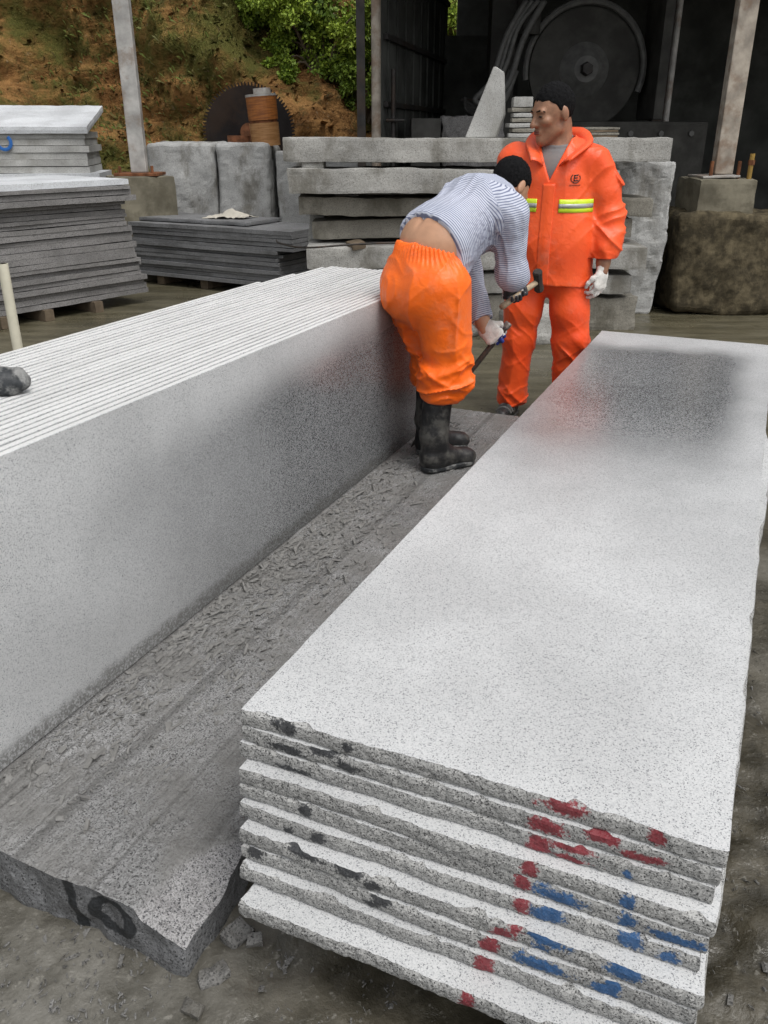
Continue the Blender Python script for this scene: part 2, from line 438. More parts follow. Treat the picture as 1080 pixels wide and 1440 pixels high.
# ------------------------------------------------------------------ signed-distance modelling (bodies, clothes)
def cap(a, b, ra, rb, flat=None, k=1.0):
    a = np.array(a, np.float32); b = np.array(b, np.float32)
    if flat is not None: fl = np.array(flat, np.float32); fl = fl / np.linalg.norm(fl)
    def f(P):
        pa = P - a; ba = b - a
        if flat is not None:
            pa = pa + ((k - 1) * (pa @ fl))[..., None] * fl; ba = ba + (k - 1) * (ba @ fl) * fl
        t = np.clip((pa @ ba) / max(float(ba @ ba), 1e-9), 0, 1)
        d = np.linalg.norm(pa - t[..., None] * ba, axis=-1) - (ra + (rb - ra) * t)
        return d / (1 + (k - 1) * .4) if flat is not None else d
    return f
def ell(c, r, Rm=None):
    c = np.array(c, np.float32); r = np.array(r, np.float32)
    def f(P):
        p = P - c
        if Rm is not None: p = p @ Rm
        k0 = np.linalg.norm(p / r, axis=-1); k1 = np.linalg.norm(p / (r * r), axis=-1)
        return k0 * (k0 - 1) / np.maximum(k1, 1e-6)
    return f
def chain(pts, rs, k=.03, **kw):
    return uni([cap(a, b, ra, rb, **kw) for a, b, ra, rb in zip(pts, pts[1:], rs, rs[1:])], k)
def smin(a, b, k):
    if k <= 0: return np.minimum(a, b)
    h = np.clip(.5 + .5 * (b - a) / k, 0, 1); return b * (1 - h) + a * h - k * h * (1 - h)
def uni(fs, k=.03):
    def f(P):
        d = fs[0](P)
        for g in fs[1:]: d = smin(d, g(P), k)
        return d
    return f
def sub(f, g, k=.008):
    return lambda P: -smin(-f(P), g(P), k)
def inter(f, g, k=.006):
    return lambda P: -smin(-f(P), -g(P), k)
def plane(p, n):
    p = np.array(p, np.float32); n = np.array(n, np.float32); n = n / np.linalg.norm(n)
    return lambda P: (P - p) @ n                       # negative behind the plane
def wrinkle(f, g): return lambda P: f(P) - g(P)
def xform(f, c, Rm, sc_=1.0):
    c = np.array(c, np.float32); Rm = np.array(Rm, np.float32)
    return lambda P: f((P - c) @ Rm / sc_) * sc_                   # columns of Rm are the local axes in world
OFFS = [(i, j, k) for i in (0, 1) for j in (0, 1) for k in (0, 1)]
EDG = [(a, b) for a in OFFS for b in OFFS if sum(b) - sum(a) == 1 and sum(abs(x - y) for x, y in zip(a, b)) == 1]
def mesh_sdf(name, f, lo, hi, h):
    lo = np.array(lo, np.float32); BS = 8
    nb = np.ceil((np.array(hi) - lo) / (h * BS)).astype(int); n = nb * BS + 1
    Vv = np.ones(n, np.float32)
    bi = np.stack(np.meshgrid(*[np.arange(x) for x in nb], indexing='ij'), -1).reshape(-1, 3)
    cen = lo + (bi + .5) * h * BS
    dc = f(cen.astype(np.float32))
    near = np.abs(dc) < h * BS * 1.5
    for b, d in zip(bi[~near], dc[~near]):
        if d < 0: Vv[b[0] * BS:b[0] * BS + BS + 1, b[1] * BS:b[1] * BS + BS + 1, b[2] * BS:b[2] * BS + BS + 1] = -1
    g = np.stack(np.meshgrid(*[np.arange(BS + 1)] * 3, indexing='ij'), -1).astype(np.float32)
    nbk = bi[near]
    for s in range(0, len(nbk), 256):
        bb = nbk[s:s + 256]
        P = lo + (bb[:, None, None, None, :] * BS + g[None]) * h
        v = f(P.reshape(-1, 3).astype(np.float32)).reshape(len(bb), BS + 1, BS + 1, BS + 1)
        for b, vv in zip(bb, v): Vv[b[0] * BS:b[0] * BS + BS + 1, b[1] * BS:b[1] * BS + BS + 1, b[2] * BS:b[2] * BS + BS + 1] = vv
    s = Vv < 0
    cnt = sum(s[i:n[0] - 1 + i, j:n[1] - 1 + j, k:n[2] - 1 + k].astype(np.int8) for i, j, k in OFFS)
    mx = (cnt > 0) & (cnt < 8); I = np.argwhere(mx)
    idx = -np.ones(mx.shape, np.int64); idx[mx] = np.arange(len(I))
    pos = np.zeros((len(I), 3)); c = np.zeros(len(I))
    for o1, o2 in EDG:
        a = Vv[I[:, 0] + o1[0], I[:, 1] + o1[1], I[:, 2] + o1[2]]; b = Vv[I[:, 0] + o2[0], I[:, 1] + o2[1], I[:, 2] + o2[2]]
        m = (a < 0) != (b < 0); t = (a[m] / (a[m] - b[m]))[:, None]
        pos[m] += np.array(o1) + t * (np.array(o2) - np.array(o1)); c[m] += 1
    V = lo + h * (I + pos / c[:, None]); F = []
    for ax in range(3):
        u_, v_ = (ax + 1) % 3, (ax + 2) % 3
        sl = [slice(1, -1)] * 3; sl[ax] = slice(0, -1); s0 = s[tuple(sl)]
        sl[ax] = slice(1, None); s1 = s[tuple(sl)]
        e = np.argwhere(s0 != s1); ins = s0[s0 != s1]
        e = e + 1; e[:, ax] -= 1
        def cid(du, dv):
            q = e.copy(); q[:, u_] += du; q[:, v_] += dv; return idx[q[:, 0], q[:, 1], q[:, 2]]
        Q = np.stack([cid(-1, -1), cid(0, -1), cid(0, 0), cid(-1, 0)], 1)
        Q[~ins] = Q[~ins][:, ::-1]; F.append(Q)
    F = np.concatenate(F); F = F[(F >= 0).all(1)]
    me = arr_mesh(name, V, F); me.polygons.foreach_set('use_smooth', [True] * len(me.polygons))
    me['dummy'] = 0; del me['dummy']
    return me, V
def setattr_pt(me, name, v):
    co = np.empty(len(me.vertices) * 3, np.float32); me.vertices.foreach_get('co', co); v = v(co.reshape(-1, 3))
    at = me.attributes.new(name, 'FLOAT', 'POINT'); at.data.foreach_set('value', np.asarray(v, np.float32))

# ------------------------------------------------------------------ frame of the yard: y along the slabs, x across
TH = R(23.8); DV = Vector((math.sin(TH), math.cos(TH), 0)); NV = Vector((math.cos(TH), -math.sin(TH), 0))
def ab(a, b, z=0): return DV * a + NV * b + Vector((0, 0, z))
RZ = -TH

# ================================================================== SETTING
def graded(segs):
    out = []
    for a, b, st in segs: out += list(np.arange(a, b - 1e-6, st))
    return np.array(out + [segs[-1][1]])
gx = graded([(-60, -12, 6), (-12, -3, .6), (-3, -1.2, .12), (-1.2, 1.9, .014), (1.9, 6, .25), (6, 12, 1), (12, 60, 6)])
gy = graded([(-40, -4, 6), (-4, .3, .5), (.3, 2.0, .014), (2.0, 4, .08), (4, 12, .3), (12, 80, 5)])
X, Y = np.meshgrid(gx, gy, indexing='ij')
P = np.stack([X, Y, np.zeros_like(X)], -1)
nearw = np.clip((2.6 - Y) / .6, 0, 1) * np.clip((2.6 - np.abs(X)) / .6, 0, 1)
Z = nearw * (.010 * fbm(P * 3, 3, 3) + .006 * fbm(P * 14, 3, 5) + .004 * np.maximum(0, fbm(P * 40, 2, 8)))
pud = np.exp(-(((X + .72) / .22) ** 2 + ((Y - 1.02) / .10) ** 2))            # shallow puddle in front of the base
Z = Z * (1 - .85 * pud) - .010 * pud - .012 * nearw
rut = nearw * np.clip((X - .45) / .2, 0, 1)
Z = Z + rut * .014 * np.sign(fbm(P * 9, 2, 12)) * np.abs(fbm(P * 9, 2, 12)) ** 1.3
nx_, ny_ = X.shape; ii = np.arange(nx_ * ny_).reshape(nx_, ny_)
F = np.stack([ii[:-1, :-1], ii[1:, :-1], ii[1:, 1:], ii[:-1, 1:]], -1).reshape(-1, 4)
g = obj('ground', arr_mesh('ground', np.stack([X, Y, Z], -1).reshape(-1, 3), F), 'ground', smooth=True); tag(g, kind='structure')

# hillside: a cut bank of orange earth rising behind the yard
def hill_pt(s, t):
    """s metres along the foot (left to right), t metres up the slope"""
    foot = np.stack([s, 12.2 + .10 * (s + 6) + 0 * s, 0 * s - .3], -1)
    lean = .62 + .10 * np.sin(s * .7)
    p = foot + np.stack([-.10 * t, lean * t, .86 * t], -1)
    q = p * np.array([.5, .5, .5])
    d = .10 * fbm(p * 7, 3, 91) + .75 * fbm(q + np.stack([t * .12, 0 * t, -t * .12], -1), 4, 31) + .35 * np.abs(fbm(p * np.array([1.2, .6, 1.2]), 4, 41)) + .10 * fbm(p * 3.5, 3, 57)
    ledge = .30 * np.sin(2.0 * (p[..., 2] + .55 * p[..., 0]) + 2.2 * vnoise(q * 1.5, 77))
    return p + (d + ledge)[..., None] * np.array([0, -.8, .35])
s_, t_ = np.meshgrid(np.linspace(-16, 14, 300), np.linspace(0, 13, 150), indexing='ij')
HP = hill_pt(s_, t_); ii = np.arange(s_.size).reshape(s_.shape)
F = np.stack([ii[:-1, :-1], ii[1:, :-1], ii[1:, 1:], ii[:-1, 1:]], -1).reshape(-1, 4)
tag(obj('hillside', arr_mesh('hillside', HP.reshape(-1, 3), F), 'hill', smooth=True), kind='structure')

def leaves(n, clumps, size, seed, droop=.3):
    r = np.random.default_rng(seed); C = np.array([c[:3] for c in clumps]); Rr = np.array([c[3] for c in clumps])
    k = r.integers(0, len(C), n); d = r.normal(size=(n, 3)); d /= np.linalg.norm(d, axis=1, keepdims=True)
    rad = r.random(n) ** .45
    p = C[k] + d * (rad * Rr[k])[:, None] * np.array([1, 1, .8])
    a = r.normal(size=(n, 3)); a[:, 2] -= droop; a /= np.linalg.norm(a, axis=1, keepdims=True)
    b = np.cross(a, r.normal(size=(n, 3))); b /= np.linalg.norm(b, axis=1, keepdims=True)
    L = size * (.6 + .8 * r.random(n))[:, None]
    nn = np.cross(a, b) * .12
    V = np.stack([p, p + (a * .5 + b * .26 + nn) * L, p + a * L, p + (a * .5 - b * .26 + nn) * L], 1).reshape(-1, 3)
    F = np.arange(n * 4).reshape(n, 4)
    tone = np.clip(.25 + .5 * r.random(n) + .25 * r.normal(size=n) * .5 + .35 * vnoise(C[k] * 3, 5), 0, 1)
    return arr_mesh('foliage', V, F, {'tone': np.repeat(tone, 4)})
def shrub(label, loc, spread, h, n, size, mat, seed):
    t = thing('shrub', label, 'shrub', loc, 0, 'shrubs growing on the earth bank')
    r = random.Random(seed); bm = B(); cl = []
    for i in range(20):
        e = Vector((r.uniform(-1, 1) * spread, r.uniform(-.5, .4) * spread - .1, h * r.uniform(.02, 1)))
        tube(bm, spline([(0, .15, -.25), e * .5 + Vector((0, 0, .12)), e], 4), [.028 * (1 - j / 9) + .004 for j in range(9)], 5)
        cl.append((*e, r.uniform(.22, .42) * spread * .75))
        for q in range(2):
            f = e + Vector((r.uniform(-.4, .4), r.uniform(-.4, .2), r.uniform(-.35, .2))) * spread * .6; cl.append((*f, r.uniform(.14, .3) * spread * .7))
    obj('stem', bm, 'timber', t)
    obj('foliage', leaves(n, cl, size, seed), mat, t)
    return t
def hill_at(s, t):
    return Vector(hill_pt(np.array([s], float), np.array([t], float))[0])
shrub('bright green bushy shrub in the middle of the green on the bank', hill_at(-.65, 3.1), .85, 1.0, 17100, .055, 'leaf', 1)
shrub('bright green shrub against the dark shed pole', hill_at(-.05, 3.1), .75, 1.0, 13300, .055, 'leaf', 2)
shrub('dark green shrub low beside the dark shed pole', hill_at(-.05, 2.45), .5, .65, 7980, .055, 'leaf2', 3)
shrub('leafy green shrub at the left end of the green on the bank', hill_at(-1.15, 4.0), .7, .9, 13300, .055, 'leaf', 4)
shrub('dark leafy shrub highest on the bank above the others', hill_at(-.6, 3.9), 1.2, 1.3, 7000, .08, 'leaf2', 5)
shrub('green shrub seen through the slit in the shed wall', hill_at(1.6, 2.6), 1.0, 1.5, 2500, .09, 'leaf', 6)
# grass and weeds on the bank
r_ = np.random.default_rng(11); n = 14000
ss = r_.uniform(-9, 3, n); tt = r_.uniform(.8, 7.5, n)
keep = (vnoise(np.stack([ss * .8, tt * .8, 0 * ss], -1), 9) + .3 * vnoise(np.stack([ss * 3, tt * 3, 0 * ss], -1), 19)) > .12
gp = hill_pt(ss[keep], tt[keep]); n = len(gp)
d = np.stack([r_.normal(size=n) * .5, -.5 + r_.normal(size=n) * .4, .5 + r_.random(n)], -1); d /= np.linalg.norm(d, axis=1, keepdims=True)
L = r_.uniform(.05, .16, n)[:, None]; sd_ = np.cross(d, r_.normal(size=(n, 3))); sd_ /= np.linalg.norm(sd_, axis=1, keepdims=True)
V = np.stack([gp - sd_ * .006, gp + sd_ * .006, gp + d * L * .6 + sd_ * .005, gp + d * L + np.array([0, -.05, -.04])], 1).reshape(-1, 3)
tag(obj('bank_grass', arr_mesh('bank_grass', V, np.arange(n * 4).reshape(n, 4), {'tone': np.repeat(r_.random(n), 4)}), 'grass'), 'dry and green grass tufts on the orange earth bank', 'grass', kind='stuff')

nC = 5000; cs_ = r_.uniform(-9, 3, nC); ct_ = r_.uniform(.5, 7.5, nC)
CLOD = (hill_pt(cs_, ct_), r_.uniform(.012, .05, nC) * (1 + 1.5 * r_.random(nC) ** 6))
# ------------------------------------------------------------------ shed
t = thing('shed', 'dark open-fronted sawing shed behind the two workers', 'shed', (2.5, 9, 0))
def sp(name, lo, hi, mat, parent=t, bev=0.0):
    o = Vector((2.5, 9, 0)) if parent is t else Vector((0, 0, 0))
    return obj(name, box(B(), Vector(lo) - o, Vector(hi) - o, bev), mat, parent)
o0 = Vector((2.5, 9, 0))
wdir = Vector((.85, 3.5, 0)).normalized(); wrz = math.atan2(wdir.y, wdir.x)      # side wall splays out towards the back
wl = obj('wall', box(B(), (0, 0, 0), (3.6, .08, 5.2)), 'shedwall', t, Vector((-.02, 9.12, 0)) - o0, (0, 0, wrz))
wl['label'] = 'dark left side wall with horizontal rails'
for z in (1.72, 2.30, 2.95): obj('rail', box(B(), (.05, -.05, z), (3.5, -.003, z + .05)), 'darksteel', wl)
for k in range(9): obj('rib', box(B(), (.2 + k * .4, -.022, 0), (.24 + k * .4, -.003, 5.2)), 'shedwall', wl)
bw = sp('wall', (.985, 13.0, 0), (9.5, 13.12, 5.2), 'shedwall')
sp('partition', (.78, 12.35, 0), (1.75, 12.5, 2.62), 'shedwall')
sp('wall', (9.5, 8.2, 0), (9.6, 13.1, 5.2), 'shedwall')
rf = obj('roof', B(), 'shedwall', t)
bm = B()
vs = [bm.verts.new(Vector(p) - o0) for p in ((-.2, 7.5, 3.55), (10.2, 7.5, 3.55), (10.2, 13.4, 4.6), (.75, 13.4, 4.6))]
bm.faces.new(vs); bmesh.ops.solidify(bm, geom=bm.faces[:], thickness=.06); bm.to_mesh(rf.data); bm.free()
obj('corner_post', box(B(), Vector((-.26, 9.0, 0)) - o0, Vector((-.18, 9.12, 4)) - o0), 'darksteel', t)
obj('pole', cyl(B(), Vector((-.075, 9.0, 0)) - o0, Vector((-.075, 9.0, 4)) - o0, .045), 'rustpost', t, smooth=False)
vp = obj('pipe', cyl(B(), Vector((.09, 9.2, 0)) - o0, Vector((.09, 9.2, 2.05)) - o0, .022, seg=12), 'darksteel', t)
obj('valve', tube(B(), [Vector((.02, 9.16, 1.60)) - o0, Vector((.2, 9.16, 1.60)) - o0], .015), 'darksteel', vp)
for x in (3.6, 6.5): obj('roof_post', box(B(), Vector((x, 12.5, 0)) - o0, Vector((x + .15, 12.65, 4.4)) - o0), 'darksteel', t)

# sawing machine with the big disc
t = thing('sawing_machine', 'big dark stone saw with round blade guard inside the shed', 'saw', (2.17, 10.4, 0))
bd = obj('bed', box(B(), (-.30, -.35, 0), (1.35, .9, 1.60), .03), 'machine', t)
for k in range(5): obj('bolt', cyl(B(), (-.15 + k * .33, -.35, 1.48), (-.15 + k * .33, -.375, 1.48), .03, seg=6), 'hose', bd)
obj('side_rail', box(B(), (.75, -.30, 1.62), (.85, .4, 3.4), .01), 'machine', t)
obj('lead_screw', cyl(B(), (.95, -.1, 1.6), (.95, -.1, 3.4), .035, seg=12), 'steelpost', t)
bl = obj('blade', cyl(B(), (.03, .05, 2.12), (.03, .10, 2.12), .60, seg=72), 'machine', t)
obj('flange', cyl(B(), (.03, .05, 2.12), (.03, -.07, 2.12), .27, .13, 40), 'hose', bl)
obj('spindle_nut', cyl(B(), (.03, -.07, 2.12), (.03, -.16, 2.12), .075, .06, 6), 'darksteel', bl)
bm = B(); tube(bm, [(.03 + .65 * math.cos(a), .04, 2.12 + .65 * math.sin(a)) for a in np.linspace(-.35, 3.3, 40)], .035, 8)
obj('blade_guard', bm, 'hose', t)
obj('column', box(B(), (-1.0, .15, 0), (-.72, .5, 3.5), .02), 'machine', t)
obj('cross_beam', box(B(), (-.75, -.1, 2.86), (.25, .35, 3.2), .02), 'steelpost', t)
obj('motor', cyl(B(), (-.62, .0, 2.45), (-.62, .0, 2.85), .13, seg=24), 'machine', t)
for i, (dx, dz) in enumerate(((0, 0), (.07, .06), (-.06, -.04), (.13, -.05))):
    pts = spline([(-.62 + dx, -.16, 2.75), (-.82 + dx, -.2, 2.45 + dz), (-.95 + dx, -.22, 2.05 + dz), (-1.12 + dx, -.2, 1.86 + dz), (-1.0 + dx, -.2, 1.8), (-.88 + dx, -.18, 2.1)], 6)
    obj('hose', tube(B(), pts, .022 + .004 * i), 'hose', t, smooth=True)
t = thing('hose_coil', 'grey coiled hose hanging on the dark partition left of the saw', 'hose', (1.25, 11.0, 1.85))
for i in range(4):
    obj('loop', tube(B(), [(.30 * math.cos(a), -.02 * i, .09 * math.sin(a) - .03 * i) for a in np.linspace(math.pi * .95, math.pi * 2.05, 16)], .022), 'hose', t, smooth=True)
o = obj('hook', box(B(), (-.35, .0, -.02), (.35, .06, .0)), 'darksteel', t)
bk = obj('stone_block', rbox('stone_block', (.30, .5, 1.62), (6, 8, 20), .01, .004, 14, 3), 'machine', None, (.42, 9.5, 0)); tag(bk, 'smooth dark stone block at the left of the shed mouth', 'stone block')
bk = obj('stone_block', rbox('stone_block', (.62, .6, 1.64), (30, 12, 50), .01, .014, 22, 4), 'greyslab', None, (.90, 9.65, 0)); tag(bk, 'rough grey stone block inside the shed left of the leaning slab', 'stone block')

# ------------------------------------------------------------------ posts on concrete footings
t = thing('support_post', 'grey weathered post on tall concrete footing by the earth bank', 'post', (-2.63, 9.75, 0))
obj('shaft', box(B(), (-.075, -.05, 1.10), (.095, .05, 4.6), .012), 'steelpost', t)
obj('base_plate', box(B(), (-.22, -.2, 1.07), (.24, .2, 1.10), .005), 'rust', t)
obj('footing', rbox('footing', (.62, .55, 1.068), (10, 10, 12), .02, .006, 6, 8), 'concrete', t, rot=(0, 0, R(28)))
for x in (-.16, .18): obj('anchor_bolt', cyl(B(), (x, -.15, 1.09), (x, -.15, 1.17), .016, seg=8), 'rust', t)
t = thing('support_post', 'tan weathered post bolted on stepped concrete footing at right', 'post', (3.0, 7.95, 0))
obj('shaft', box(B(), (-.125, -.06, 1.16), (.035, .06, 4.4), .01), 'rustpost', t)
obj('base_plate', box(B(), (-.24, -.2, 1.140), (.08, .2, 1.158), .004), 'steelpost', t, rot=(0, R(-1.5), 0))
obj('pedestal', rbox('pedestal', (.49, .6, .30), (14, 14, 8), .015, .007, 8, 12), 'concrete', t, loc=(-.075, 0, .83))
obj('footing', rbox('footing', (1.12, .9, .85), (40, 30, 30), .07, .018, 6, 14, .03, 2.5), 'mossy', t, loc=(.10, .1, 0))
for x in (-.19, .045): obj('anchor_bolt', cyl(B(), (x, -.15, 1.13), (x, -.15, 1.27), .016, seg=8), 'rust', t)
bt = obj('anchor_bolt', cyl(B(), (.115, -.22, 1.10), (.115, -.22, 1.33), .020, seg=10), m_plain('brass', (.38, .24, .06), .45, .4, .2), t); bt['label'] = 'yellow brass valve stem'
obj('nut', cyl(B(), (.115, -.22, 1.24), (.115, -.22, 1.28), .028, seg=6), 'rust', bt)

# ------------------------------------------------------------------ stone planks behind the men
planks = [  # x0, x1, y_front, z0, z1, depth, yaw, roll, material, label, seed
    (-.77, 2.20, 7.00, 1.285, 1.455, .62, 0, 0.0, 'plank', 'topmost long grey stone plank of the rough stack behind the men', 21),
    (-.74, 1.80, 6.92, 1.055, 1.235, .60, -.5, .3, 'plank', 'second stone plank from the top, its left end left of the bent worker', 22),
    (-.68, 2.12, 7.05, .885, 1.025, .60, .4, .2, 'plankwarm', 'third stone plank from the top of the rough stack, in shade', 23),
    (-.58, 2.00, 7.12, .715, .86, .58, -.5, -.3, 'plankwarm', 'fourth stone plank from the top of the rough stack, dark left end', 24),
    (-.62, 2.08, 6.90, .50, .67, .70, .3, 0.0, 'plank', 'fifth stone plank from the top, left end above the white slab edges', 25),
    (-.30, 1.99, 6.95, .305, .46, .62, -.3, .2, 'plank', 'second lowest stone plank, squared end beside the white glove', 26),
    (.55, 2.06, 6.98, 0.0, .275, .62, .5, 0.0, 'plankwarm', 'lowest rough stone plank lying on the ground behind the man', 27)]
for x0, x1, yf, z0, z1, dp, yaw, roll, mt, lab, sd_i in planks:
    rough_ = .03 if sd_i == 27 else .014
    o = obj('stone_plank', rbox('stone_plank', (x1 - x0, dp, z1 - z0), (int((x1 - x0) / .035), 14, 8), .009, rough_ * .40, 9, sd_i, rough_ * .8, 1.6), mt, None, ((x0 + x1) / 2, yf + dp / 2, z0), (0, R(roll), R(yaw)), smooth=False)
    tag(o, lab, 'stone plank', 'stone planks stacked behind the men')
for i, (x, y, z, w_, h_, lab) in enumerate([(-.55, 7.02, 1.23, .17, .075, 'small stone spacer under the left end of the topmost plank'), (1.5, 7.12, 1.23, .2, .07, 'stone spacer under the topmost plank behind the standing man'),
        (-.3, 7.2, 1.02, .2, .05, 'thin stone spacer under the second plank'), (1.4, 7.2, .86, .2, .045, 'thin stone spacer under the third plank'),
        (1.3, 7.2, .675, .2, .05, 'thin stone spacer under the fourth plank'), (.9, 7.1, .46, .2, .05, 'thin stone spacer under the fifth plank'), (1.6, 7.1, .27, .2, .045, 'thin stone spacer under the second lowest plank')]):
    tag(obj('stone_spacer', rbox('stone_spacer', (w_, .2, h_), (8, 8, 4), .02, .008, 14, 60 + i), 'plank', None, (x, y + .1, z - .003)), lab, 'stone spacer')
tag(obj('wood_wedge', rbox('wood_wedge', (.11, .2, .05), (6, 6, 3), .003, .002, 20, 91), 'timber', None, (-.22, 6.98, .655), (0, R(-8), .3)), 'brown wooden wedge between planks left of the bent worker', 'wedge')
tag(obj('stone_block', rbox('stone_block', (.75, .5, 1.28), (28, 20, 50), .03, .014, 11, 33, .02, 2), 'block', None, (2.08, 7.95, 0), (0, R(1.5), R(-6))), 'upright rough-faced granite block behind right end of the plank stack', 'stone block')
tag(obj('rock', rbox('rock', (.42, .34, .26), (14, 12, 10), .08, .03, 5, 35, .03, 3), 'plank', None, (1.12, 6.62, -.01), (0, 0, .4)), 'loose broken rock on the ground seen between the standing legs', 'rock')
tag(obj('rock', rbox('rock', (1.0, .5, .24), (30, 14, 8), .05, .02, 5, 36, .03, 3), 'plank', None, (.25, 6.95, 0), (0, 0, .05)), 'long low stone lying on the ground behind the bent worker', 'rock')
tag(obj('stone_piece', rbox('stone_piece', (.12, .1, .25), (5, 4, 8), .01, .004, 12, 37), 'paleslab', None, (-.58, 7.45, .62), (0, R(5), 0)), 'small pale upright stone piece at the left of the plank stack', 'stone')
pts = spline([(-1.02, 8.35, .56), (-.9, 7.6, .62), (-.62, 6.86, .672), (-.2, 6.84, .70), (.35, 6.83, .715), (.8, 6.86, .69)], 8)
tag(obj('cable', tube(B(), pts, .008, 6), 'iron', None), 'thin dark cable lying across the plank stack from the slab pile', 'cable')

# on top of the planks
bm = B()
prof = [(-.20, 0), (.04, 0), (.10, .16), (.075, .46), (.005, .50)]
fr_ = [bm.verts.new((x, 0, z)) for x, z in prof]; fb = [bm.verts.new((x + .035, .05, z)) for x, z in prof]
bm.faces.new(fr_); bm.faces.new(fb[::-1])
for i in range(5): bm.faces.new((fr_[i], fb[i], fb[(i + 1) % 5], fr_[(i + 1) % 5]))
bmesh.ops.recalc_face_normals(bm, faces=bm.faces[:]); bmesh.ops.bevel(bm, geom=bm.edges[:], offset=.006, segments=2, affect='EDGES')
tag(obj('leaning_slab', bm, 'paleslab', None, (.83, 7.25, 1.455), (0, 0, R(8))), 'pointed grey slab offcut standing on the topmost plank', 'stone slab')
zz = 1.457
for i, (w_, dx) in enumerate(((.30, 0), (.28, .01), (.30, -.01), (.26, .0), (.28, .015), (.29, 0), (.15, -.05))):
    h_ = .036 if i < 6 else .075
    tag(obj('stone_offcut', rbox('stone_offcut', (w_, .2, h_ - .004), (8, 6, 2), .006, .003, 18, 70 + i), 'paleslab' if i % 2 == 0 else 'plankwarm', None, (1.13 + dx, 7.32, zz), (0, 0, .05 * (i % 3 - 1))),
        f'{ORD[6 - i]} offcut from the top of the small pile beside the standing face' if i < 6 else 'short brown block topping the small pile beside the standing face', 'stone offcut', 'offcut pile left of the standing man')
    zz += h_
zz = 1.457
for i in range(4):
    tag(obj('thin_tile', rbox('thin_tile', (.32, .25, .017), (8, 6, 1), .004, .002, 15, 80 + i), 'plankwarm' if i % 2 else 'timber', None, (1.66 + .01 * (i % 2), 7.3, zz)), f'{ORD[3 - i]} thin brown tile from the top of the pile behind the orange shoulder', 'tile', 'thin tile pile')
    zz += .019

# ------------------------------------------------------------------ big blocks, drum, saw blade by the bank
t1 = obj('stone_block', rbox('stone_block', (.78, .85, 1.39), (24, 20, 40), .05, .012, 7, 41, .02, 2), 'block', None, (-2.32, 10.95, 0), (0, 0, R(-3))); tag(t1, 'large grey granite block next to the post footing, stained on its front', 'stone block', 'large granite blocks by the bank')
t1 = obj('stone_block', rbox('stone_block', (.62, .85, 1.37), (20, 20, 40), .06, .014, 7, 42, .02, 2), 'block', None, (-1.60, 10.92, 0), (0, 0, R(-4))); tag(t1, 'large granite block with rough chiselled right side behind the white cloth', 'stone block', 'large granite blocks by the bank')
t1 = obj('stone_block', rbox('stone_block', (1.15, .9, 1.28), (30, 20, 40), .03, .010, 8, 43, .015, 2), 'block', None, (-.70, 11.1, 0), (0, 0, R(2))); tag(t1, 'paler granite block left of the plank stack', 'stone block', 'large granite blocks by the bank')
tag(obj('stone_block', rbox('stone_block', (1.3, .5, .92), (12, 6, 10), .03, .01, 6, 44), 'block', None, (-1.75, 11.75, 0)), 'low block hidden behind, carrying the standing saw blade', 'stone block', 'large granite blocks by the bank')
t = thing('saw_blade', 'large dark toothed circular saw blade standing behind the granite blocks', 'saw blade', (-1.70, 11.66, 1.49))
bm = B(); n = 84; ring = []
for i in range(n):
    for da, rr in ((0, .535), (.28, .575), (.62, .575), (.66, .535)):
        a = 2 * math.pi * (i + da) / n; ring.append((rr * math.cos(a), rr * math.sin(a)))
A_ = [bm.verts.new((x, -.004, z)) for x, z in ring]; B_ = [bm.verts.new((x, .004, z)) for x, z in ring]
bm.faces.new(A_); bm.faces.new(B_[::-1])
for i in range(len(ring)): bm.faces.new((A_[i], B_[i], B_[(i + 1) % len(ring)], A_[(i + 1) % len(ring)]))
bmesh.ops.recalc_face_normals(bm, faces=bm.faces[:])
obj('disc', bm, 'blade', t, rot=(R(-5), 0, R(8)))
obj('bore_collar', cyl(B(), (0, .0, 0), (0, -.02, 0), .11, seg=32), 'rust', t, rot=(R(-5), 0, R(8)))
t = thing('drum', 'rusty orange drum with grey lid standing on a granite block', 'drum', (-1.375, 10.75, 1.345)); t.rotation_euler = (0, R(-4), 0)
bm = B(); cyl(bm, (0, 0, 0), (0, 0, .245), .165, .17, 28); obj('lower_shell', bm, 'drum', t)
obj('band', cyl(B(), (0, 0, .245), (0, 0, .275), .158, seg=28), 'rust', t)
obj('upper_shell', cyl(B(), (0, 0, .275), (0, 0, .52), .17, .175, 28), 'drum', t)
ld = obj('lid', cyl(B(), (0, 0, .52), (0, 0, .545), .178, seg=28), 'steelpost', t)
obj('cap', cyl(B(), (.02, 0, .545), (.02, 0, .605), .10, seg=24), 'steelpost', ld)
bm = B(); cyl(bm, (0, 0, 0), (0, 0, .085), .13, seg=28)
tag(obj('rust_disc', bm, 'rust', None, (-1.70, 10.78, 1.372)), 'short rusty disc lying on the granite block beside the drum', 'disc')

